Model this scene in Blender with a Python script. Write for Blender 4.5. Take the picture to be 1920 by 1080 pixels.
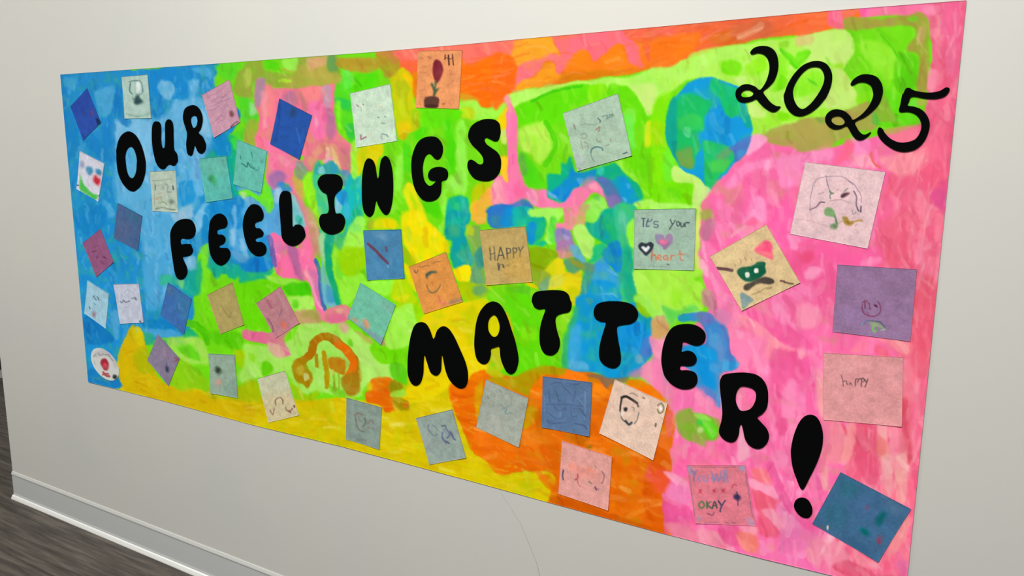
import bpy, bmesh, math, re
import numpy as np
from mathutils import Matrix, Vector

# ---------------------------------------------------------------- clear
for o in list(bpy.data.objects):
    bpy.data.objects.remove(o, do_unlink=True)
SC = bpy.context.scene
COL = SC.collection

# ---------------------------------------------------------------- camera
# world: x runs along the wall (right), z is up, the wall face is y = 0, the viewer stands at y = -D
D = 1.4
F = 1403.0                                    # focal length in pixels of a 1920 wide frame
RX = np.array([0.86863398, 0.09159852, -0.48691346])
RY = np.array([0.49535883, -0.14126444, 0.85712542])
RZ = np.array([0.00972787, -0.98572515, -0.16808123])
R = np.array([RX, RY, RZ])                    # camera (right, down, forward) -> world
CAMZ = 0.9222 * D
cam_d = bpy.data.cameras.new('camera')
cam = bpy.data.objects.new('camera', cam_d)
COL.objects.link(cam)
M = Matrix.Identity(4)
for i in range(3):
    M[i][0] = R[i][0]; M[i][1] = -R[i][1]; M[i][2] = -R[i][2]
M[0][3] = 0.0; M[1][3] = -D; M[2][3] = CAMZ
cam.matrix_world = M
cam_d.sensor_width = 36.0
cam_d.lens = F / 1920.0 * 36.0
cam_d.clip_start = 0.02
SC.camera = cam

# ---------------------------------------------------------------- light and exposure
SC.view_settings.view_transform = 'Standard'
SC.view_settings.look = 'None'
SC.view_settings.gamma = 1.0
SC.view_settings.use_curve_mapping = False
SC.view_settings.exposure = 0.0
wd = bpy.data.worlds.new('world'); SC.world = wd; wd.use_nodes = True
bg = wd.node_tree.nodes['Background']
bg.inputs[0].default_value = (1.0, 0.985, 0.95, 1); bg.inputs[1].default_value = 0.31

def area(name, loc, sx, sy, power, col=(1, 0.995, 0.975)):
    l = bpy.data.lights.new(name, 'AREA'); l.shape = 'RECTANGLE'; l.size = sx; l.size_y = sy
    l.energy = power; l.color = col
    o = bpy.data.objects.new(name, l); COL.objects.link(o); o.location = loc
    return o
area('ceiling_panel_light', (-0.6, -1.8, 3.15), 1.2, 0.6, 156)
area('ceiling_panel_light', (-4.1, -1.8, 3.15), 1.2, 0.6, 84)

def illum(x, z):
    """light level on the wall as seen on its bare white paint, used to turn photographed colours into paint colours"""
    return 1.594 * (0.3284 - 0.2087 * x + 0.4176 * z - 0.0666 * x * x + 0.063 * x * z - 0.009 * z * z)

# ---------------------------------------------------------------- projection helpers (photo pixel <-> wall plane)
def to_wall(px, py):
    r = R @ np.array([px - 960.0, py - 540.0, F])
    t = D / r[1]
    return r[0] * t, r[2] * t + CAMZ
def to_floor(px, py):
    r = R @ np.array([px - 960.0, py - 540.0, F])
    t = -CAMZ / r[2]
    return r[0] * t, r[1] * t - D
def to_px(x, z):
    v = np.stack([x, np.full_like(x, D), z - CAMZ], 0)
    c = np.tensordot(R.T, v, 1)
    return 960 + F * c[0] / c[2], 540 + F * c[1] / c[2]

# ---------------------------------------------------------------- object helpers
def finish(o, label=None, cat=None, group=None, kind=None):
    if label: o['label'] = label
    if cat: o['category'] = cat
    if group: o['group'] = group
    if kind: o['kind'] = kind
    return o
def link(name, me, m=None, parent=None, loc=None):
    o = bpy.data.objects.new(name, me); COL.objects.link(o)
    if m: me.materials.append(m)
    if loc is not None: o.location = loc
    if parent: o.parent = parent
    return o
def box(bm, x0, x1, y0, y1, z0, z1):
    vs = [bm.verts.new((x, y, z)) for x in (x0, x1) for y in (y0, y1) for z in (z0, z1)]
    for f in ((0, 1, 3, 2), (4, 6, 7, 5), (0, 4, 5, 1), (2, 3, 7, 6), (0, 2, 6, 4), (1, 5, 7, 3)):
        bm.faces.new([vs[i] for i in f])
def bm_obj(name, bm, m, parent=None):
    bmesh.ops.recalc_face_normals(bm, faces=bm.faces)
    me = bpy.data.meshes.new(name); bm.to_mesh(me); bm.free()
    return link(name, me, m, parent)

def srgb(h):
    return np.array([int(h[i:i + 2], 16) / 255.0 for i in (0, 2, 4)])
def lin(c):
    c = np.asarray(c, dtype=float)
    return np.where(c <= 0.04045, c / 12.92, ((c + 0.055) / 1.055) ** 2.4)

def mat(name, col=(0.8, 0.8, 0.8), rough=0.6, spec=0.5):
    m = bpy.data.materials.new(name); m.use_nodes = True
    b = m.node_tree.nodes['Principled BSDF']
    b.inputs['Base Color'].default_value = (*col, 1)
    b.inputs['Roughness'].default_value = rough
    b.inputs['Specular IOR Level'].default_value = spec
    return m, m.node_tree, b
def add_bump(nt, b, scale, strength, dist=0.001, vec=(1, 1, 1), detail=4):
    tc = nt.nodes.new('ShaderNodeTexCoord'); mp = nt.nodes.new('ShaderNodeMapping')
    mp.inputs['Scale'].default_value = vec
    n = nt.nodes.new('ShaderNodeTexNoise'); n.inputs['Scale'].default_value = scale; n.inputs['Detail'].default_value = detail
    bp = nt.nodes.new('ShaderNodeBump'); bp.inputs['Strength'].default_value = strength; bp.inputs['Distance'].default_value = dist
    nt.links.new(tc.outputs['Object'], mp.inputs['Vector']); nt.links.new(mp.outputs[0], n.inputs['Vector'])
    nt.links.new(n.outputs['Fac'], bp.inputs['Height']); nt.links.new(bp.outputs[0], b.inputs['Normal'])
    return tc, mp, n

# wall paint: warm white eggshell, faint blotches of grey and pink
m_wall, nt, b = mat('wall_paint', rough=0.55, spec=0.3)
tc, mp, n = add_bump(nt, b, 260, 0.08, 0.0006)
n2 = nt.nodes.new('ShaderNodeTexNoise'); n2.inputs['Scale'].default_value = 2.6; n2.inputs['Detail'].default_value = 2
cr = nt.nodes.new('ShaderNodeValToRGB')
cr.color_ramp.elements[0].position = 0.3; cr.color_ramp.elements[0].color = (0.482, 0.484, 0.452, 1)
cr.color_ramp.elements[1].position = 0.7; cr.color_ramp.elements[1].color = (0.505, 0.490, 0.450, 1)
nt.links.new(tc.outputs['Object'], n2.inputs['Vector']); nt.links.new(n2.outputs['Fac'], cr.inputs[0]); nt.links.new(cr.outputs[0], b.inputs['Base Color'])

# floor: dark grey brown wood-look vinyl with grain running along the wall
m_floor, nt, b = mat('vinyl_plank', rough=0.5, spec=0.35)
tc, mp, n = add_bump(nt, b, 9, 0.15, 0.001, (0.4, 6, 1), 6)
n.inputs['Roughness'].default_value = 0.65
cr = nt.nodes.new('ShaderNodeValToRGB'); e = cr.color_ramp.elements
e[0].position = 0.36; e[0].color = (0.026, 0.0215, 0.017, 1)
e[1].position = 0.64; e[1].color = (0.098, 0.083, 0.066, 1)
k = e.new(0.5); k.color = (0.054, 0.045, 0.036, 1)
nt.links.new(n.outputs['Fac'], cr.inputs[0]); nt.links.new(cr.outputs[0], b.inputs['Base Color'])

m_base, nt, b = mat('vinyl_cove_base', (0.44, 0.45, 0.44), 0.35, 0.5)
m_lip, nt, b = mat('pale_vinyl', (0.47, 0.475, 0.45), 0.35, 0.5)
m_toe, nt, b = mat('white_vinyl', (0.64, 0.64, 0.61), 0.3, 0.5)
m_line, nt, b = mat('hairline_grey', (0.33, 0.32, 0.30), 0.8, 0.1)
m_dark, nt, b = mat('dark_plastic', (0.035, 0.03, 0.028), 0.5, 0.4)
m_black, nt, b = mat('black_paper', (0.0022, 0.0026, 0.0024), 0.85, 0.0)
add_bump(nt, b, 900, 0.1, 0.0003)
def vc_mat(name, rough, spec, bs, bst):
    m, nt, b = mat(name, rough=rough, spec=spec)
    a = nt.nodes.new('ShaderNodeVertexColor'); a.layer_name = 'paint'
    nt.links.new(a.outputs['Color'], b.inputs['Base Color'])
    add_bump(nt, b, bs, bst, 0.0006)
    return m
m_paint = vc_mat('tempera_paint', 0.6, 0.05, 120, 0.12)
m_note = vc_mat('crayon_on_paper', 0.7, 0.06, 300, 0.15)

# ---------------------------------------------------------------- room shell
XC, ZC = to_wall(29, 933)            # the free end of the wall
XR = 3.2; T = 0.14; H = 3.2
bm = bmesh.new(); box(bm, XC, XR, 0, T, 0, H)
wall = finish(bm_obj('wall_right', bm, m_wall), 'white painted wall with an outside corner at its left end', kind='structure')
bm = bmesh.new(); box(bm, -9, 4, -4.5, 4.5, -0.05, 0)
finish(bm_obj('floor', bm, m_floor), 'dark grey brown wood look floor', kind='structure')
# cove base: profiles swept round the end of the wall (offset from wall, height)
def sweep(name, prof, m, x0, x1, y0, y1, parent=None):
    bm = bmesh.new()
    path = [(x1, y0, 0, -1), (x0, y0, -0.3, -1), (x0, y1, -0.3, 1), (x1, y1, 0, 1)]
    rows = [[bm.verts.new((x + nx * p, y + ny * p, z)) for p, z in prof] for x, y, nx, ny in path]
    for a, c in zip(rows[:-1], rows[1:]):
        for i in range(len(prof) - 1):
            bm.faces.new((a[i], a[i + 1], c[i + 1], c[i]))
    return bm_obj(name, bm, m, parent)
bb = sweep('baseboard_right', [(0.0, 0.1), (0.0032, 0.1), (0.0036, 0.06), (0.0036, 0.022), (0.006, 0.012), (0.007, 0.0)], m_base, XC, XR, 0, T)
finish(bb, 'light grey vinyl cove base along the foot of the wall', kind='structure')
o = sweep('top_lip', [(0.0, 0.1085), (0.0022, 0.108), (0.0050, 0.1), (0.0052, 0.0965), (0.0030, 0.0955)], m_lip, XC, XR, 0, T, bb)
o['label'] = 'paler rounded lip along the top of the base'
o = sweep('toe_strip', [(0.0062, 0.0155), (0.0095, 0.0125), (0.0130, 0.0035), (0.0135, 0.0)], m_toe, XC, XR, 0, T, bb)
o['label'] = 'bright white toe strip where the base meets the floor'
# hairline crack in the wall paint below the poster
pts = [(938, 922), (950, 940), (958, 952), (966, 966), (975, 980), (984, 1001), (992, 1020), (1000, 1040), (1007, 1058), (1012, 1080), (1016, 1110)]
bm = bmesh.new(); prev = None
for i, p in enumerate(pts):
    x, z = to_wall(*p); w_ = 0.0007
    cur = [bm.verts.new((x - w_, -0.0001, z)), bm.verts.new((x, -0.0006, z)), bm.verts.new((x + w_, -0.0001, z))]
    if prev:
        bm.faces.new((prev[0], prev[1], cur[1], cur[0])); bm.faces.new((prev[1], prev[2], cur[2], cur[1]))
    prev = cur
o = bm_obj('hairline', bm, m_line, wall); o['label'] = 'thin grey hairline mark running down the wall'
# far wall past the corner: base, then a dark fitting
fx, fy = to_floor(0, 708)
bm = bmesh.new(); box(bm, fx - 0.1, fx, -4.4, 4.4, 0, H)
finish(bm_obj('wall_left', bm, m_wall), 'pale far wall seen past the left corner', kind='structure')
bm = bmesh.new(); box(bm, fx, fx + 0.012, -4.4, 4.4, 0, 0.1); bmesh.ops.bevel(bm, geom=[e_ for e_ in bm.edges if all(v.co.z > 0.05 for v in e_.verts)], offset=0.004, segments=2, affect='EDGES')
finish(bm_obj('baseboard_left', bm, m_wall), 'white baseboard of the far wall', kind='structure')

# ---------------------------------------------------------------- painting in python
RNG = np.random.RandomState(7)
def noise2(u, v, su, sv, seed):
    """smooth value noise in 0..1; u,v arrays in metres, su,sv cell sizes"""
    r = np.random.RandomState(seed); G = r.rand(256, 256)
    a = u / su; c = v / sv
    i = np.floor(a).astype(int); j = np.floor(c).astype(int)
    fa = a - i; fc = c - j
    fa = fa * fa * (3 - 2 * fa); fc = fc * fc * (3 - 2 * fc)
    g = lambda p, q: G[p % 256, q % 256]
    return (g(i, j) * (1 - fa) + g(i + 1, j) * fa) * (1 - fc) + (g(i, j + 1) * (1 - fa) + g(i + 1, j + 1) * fa) * fc
def spline(pts, n=5, closed=True):
    P = np.asarray(pts, float); m = len(P)
    if m < 3: return P
    out = []
    rng = range(m) if closed else range(m - 1)
    for i in rng:
        if closed: p0, p1, p2, p3 = P[i - 1], P[i], P[(i + 1) % m], P[(i + 2) % m]
        else: p0, p1, p2, p3 = P[max(i - 1, 0)], P[i], P[i + 1], P[min(i + 2, m - 1)]
        for t in np.arange(n) / n:
            out.append(0.5 * ((2 * p1) + (-p0 + p2) * t + (2 * p0 - 5 * p1 + 4 * p2 - p3) * t * t + (-p0 + 3 * p1 - 3 * p2 + p3) * t ** 3))
    if not closed: out.append(P[-1])
    return np.array(out)
class Reader:
    def __init__(s): s.o = (0.0, 0.0, 1.0)
    def pts(s, txt):
        out = []
        for tk in txt.split():
            if tk[0] == '=':
                a = [float(q) for q in tk[1:].split(',')]
                s.o = (a[0], a[1], a[2] if len(a) > 2 else 6.0)
            else:
                x, y = tk.split(',')
                out.append((s.o[0] + float(x) / s.o[2], s.o[1] + float(y) / s.o[2]))
        return np.array(out)
class Canvas:
    def __init__(s, X, Z, rgb, warp=1.5):
        s.X, s.Z = X, Z
        s.px, s.py = to_px(X, Z)
        s.rgb = np.empty(X.shape + (3,)); s.rgb[:] = rgb
        n = lambda a, b, k: noise2(X + 5, Z + 5, a, b, k) - 0.5
        s.wx = s.px + warp * (2.2 * n(.03, .03, 1) + 1.3 * n(.011, .011, 2) + .8 * n(.005, .005, 3))
        s.wy = s.py + warp * (2.2 * n(.03, .03, 4) + 1.3 * n(.011, .011, 5) + .8 * n(.005, .005, 6))
        s.br = 0.2 * noise2(X + 5, Z + 5, .005, .018, 8) + 0.8 * noise2(X + 5, Z + 5, .02, .016, 9)
        s.cmin, s.cmax = s.px.min(0), s.px.max(0); s.rmin, s.rmax = s.py.min(1), s.py.max(1)
    def win(s, lo, hi):
        c = np.where((s.cmax >= lo[0]) & (s.cmin <= hi[0]))[0]
        if not len(c): return None
        sub = s.py[:, c[0]:c[-1] + 1]
        r = np.where((sub.max(1) >= lo[1]) & (sub.min(1) <= hi[1]))[0]
        if not len(r): return None
        return slice(r[0], r[-1] + 1), slice(c[0], c[-1] + 1)
    def inside(s, x, y, P):
        ins = np.zeros(x.shape, bool)
        for (x0, y0), (x1, y1) in zip(P, np.roll(P, -1, 0)):
            if y0 == y1: continue
            ins ^= ((y0 > y) != (y1 > y)) & (x < (x1 - x0) * (y - y0) / (y1 - y0) + x0)
        return ins
    def mix(s, w, a, col, streak=0.25):
        a = np.clip(a * (1 + streak * (s.br[w] - 0.5) * 2), 0, 1)[..., None]
        s.rgb[w] = s.rgb[w] * (1 - a) + col * a
    def poly(s, P, col, al, soft, sm=True):
        if sm: P = spline(P, 4)
        w = s.win(P.min(0) - 5 - soft, P.max(0) + 5 + soft)
        if w is None: return
        x, y = s.wx[w], s.wy[w]
        k = [(0, 0), (1, .3), (-1, -.3), (.3, -1), (-.3, 1), (.6, .6), (-.6, -.6)]
        a = sum(s.inside(x + soft * .75 * i, y + soft * .75 * j, P) for i, j in k) / len(k)
        s.mix(w, a * al, col)
    def stroke(s, P, col, al, width, soft=1.2, like=None):
        P = spline(P, 4, False)
        hw = width / 2
        w = s.win(P.min(0) - hw - 5, P.max(0) + hw + 5)
        if w is None: return
        x, y = s.wx[w], s.wy[w]; dmin = np.full(x.shape, 1e9)
        for (x0, y0), (x1, y1) in zip(P[:-1], P[1:]):
            dx, dy = x1 - x0, y1 - y0; L = dx * dx + dy * dy + 1e-9
            t = np.clip(((x - x0) * dx + (y - y0) * dy) / L, 0, 1)
            dmin = np.minimum(dmin, (x - x0 - t * dx) ** 2 + (y - y0 - t * dy) ** 2)
        a = np.clip((hw - np.sqrt(dmin)) / soft + 0.5, 0, 1)
        if like is not None: a = a * np.exp(-((s.rgb[w] - like) ** 2).sum(-1) / 0.035)
        s.mix(w, a * al, col, 0.3)
    def brush(s, poly, cols, al, n, length, width, ang):
        lo, hi = poly.min(0), poly.max(0); k = 0; tries = 0
        while k < n and tries < n * 12:
            tries += 1
            p = lo + RNG.rand(2) * (hi - lo)
            if not s.inside(np.array([p[0]]), np.array([p[1]]), poly)[0]: continue
            k += 1
            sc_ = 0.45 + 0.75 * (p[0] / 1900.0)
            a = math.radians(ang + RNG.randn() * (24 if width > 5 else 11)); L = length * sc_ * (0.5 + RNG.rand())
            d = np.array([math.cos(a), math.sin(a)]) * L / 2
            q = np.array([-d[1], d[0]]) * (0.25 if width > 5 else 0.09) * RNG.randn()
            P = np.array([p - d, p + q, p + d])
            inp = s.inside(P[:, 0], P[:, 1], poly)
            if not inp.all(): P = np.array([p - d * .3, p, p + d * .3])
            s.stroke(P, cols[RNG.randint(len(cols))], al * (0.5 + 0.6 * RNG.rand()), width * sc_ * (0.6 + 0.8 * RNG.rand()), 3.0)
    def run(s, text, rd=None):
        rd = rd or Reader()
        for ln in text.strip().split('\n'):
            if not ln or ln[0] == '#': continue
            hd, pt = ln.split(':', 1); h = hd.split(); P = rd.pts(pt)
            if h[0] == 'P': s.poly(P, srgb(h[1]), float(h[2]), float(h[3]))
            elif h[0] == 'S': s.stroke(P, srgb(h[1]), float(h[2]), float(h[3]) / rd.o[2])
            elif h[0] == 'B': s.brush(P, [srgb(c) for c in h[1].split(',')], float(h[2]), int(h[3]), float(h[4]), float(h[5]), float(h[6]))
        return rd
    def daub(s, n, al=0.4):
        """bristle strokes that pick up the colour under them and drag it, lighter or darker"""
        h, w_ = s.px.shape
        for k in range(n):
            i, j = RNG.randint(h), RNG.randint(w_)
            c = s.rgb[i, j].copy(); p = np.array([s.px[i, j], s.py[i, j]])
            warm = c[0] > 0.8 and c[2] < 0.35 and c[1] < 0.85
            bias = 8 if (warm and p[1] > 500) else (-10 if warm else (84 if c[2] > 0.55 else 66))
            sc_ = 0.45 + 0.75 * p[0] / 1900.0
            a = math.radians(bias + RNG.randn() * 18); L = (14 + 34 * RNG.rand()) * sc_
            d = np.array([math.cos(a), math.sin(a)]) * L / 2; q = np.array([-d[1], d[0]]) * 0.15 * RNG.randn()
            t = RNG.randn()
            if t > 0: c = c + (1 - c) * min(t * 0.16, 0.36) * np.array([1, 1, 0.8])
            else: c = c * (1 + max(t, -2) * np.array([0.04, 0.11, 0.07]))
            s.stroke(np.array([p - d, p + q, p + d]), np.clip(c, 0, 1), al * (0.5 + RNG.rand()), (4.5 + 9 * RNG.rand() ** 2) * sc_, 2.4, s.rgb[i, j].copy())
    def grain(s, amt, sat=0.0):
        X, Z = s.X + 5, s.Z + 5
        g = 0.2 * noise2(X, Z, .005, .018, 11) + 0.3 * noise2(X, Z, .014, .009, 12) + 0.5 * noise2(X, Z, .04, .05, 13) - 0.5
        s.rgb = np.clip(s.rgb * (1 + amt * g[..., None]), 0, 1)
        if sat:
            t = np.clip(noise2(X, Z, .025, .05, 14) * noise2(X, Z, .008, .02, 15) - 0.32, 0, 1)[..., None] * sat
            s.rgb = s.rgb * (1 - t) + t * (0.35 + 0.65 * s.rgb) * 1.05
            s.rgb = np.clip(s.rgb, 0, 1)
    def linear(s):
        c = lin(s.rgb) / illum(s.X, s.Z)[..., None]
        return np.clip(c, 0, 0.93)

def sheet(name, X, Z, Y, rgb, m, back=0.0, parent=None):
    """grid mesh with a skirt back to y = back; Y is the front surface depth (negative = off the wall)"""
    h, w = X.shape
    cx, cz = float(X.mean()), float(Z.mean()); cy = float(back)
    co = np.stack([X - cx, Y - cy, Z - cz], -1).reshape(-1, 3)
    idx = np.arange(h * w).reshape(h, w)
    q = np.stack([idx[:-1, :-1], idx[1:, :-1], idx[1:, 1:], idx[:-1, 1:]], -1).reshape(-1, 4)
    ring = np.concatenate([idx[0, :-1], idx[:-1, -1], idx[-1, :0:-1], idx[:0:-1, 0]])
    nb = len(ring); bco = co[ring].copy(); bco[:, 1] = 0.0
    r2 = np.arange(nb) + h * w
    sk = np.stack([ring, np.roll(ring, -1), np.roll(r2, -1), r2], -1)
    # face the viewer (-y)
    a, b_, c_ = co[q[0][0]], co[q[0][1]], co[q[0][2]]
    if np.cross(b_ - a, c_ - a)[1] > 0:
        q = q[:, ::-1]
    else:
        sk = sk[:, ::-1]
    co = np.concatenate([co, bco]); fc = np.concatenate([q, sk])
    me = bpy.data.meshes.new(name)
    me.vertices.add(len(co)); me.vertices.foreach_set('co', co.astype(np.float32).ravel())
    me.loops.add(fc.size); me.loops.foreach_set('vertex_index', fc.astype(np.int32).ravel())
    me.polygons.add(len(fc)); me.polygons.foreach_set('loop_start', np.arange(0, fc.size, 4, dtype=np.int32))
    me.polygons.foreach_set('loop_total', np.full(len(fc), 4, np.int32))
    me.update(calc_edges=True)
    at = me.color_attributes.new('paint', 'FLOAT_COLOR', 'POINT')
    c4 = np.ones((len(co), 4), np.float32); f = rgb.reshape(-1, 3)
    c4[:h * w, :3] = f; c4[h * w:, :3] = f[ring]
    at.data.foreach_set('color', c4.ravel())
    sm = np.ones(len(fc), bool); sm[len(q):] = False
    me.polygons.foreach_set('use_smooth', sm)
    return link(name, me, m, parent, (cx, cy, cz))


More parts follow.
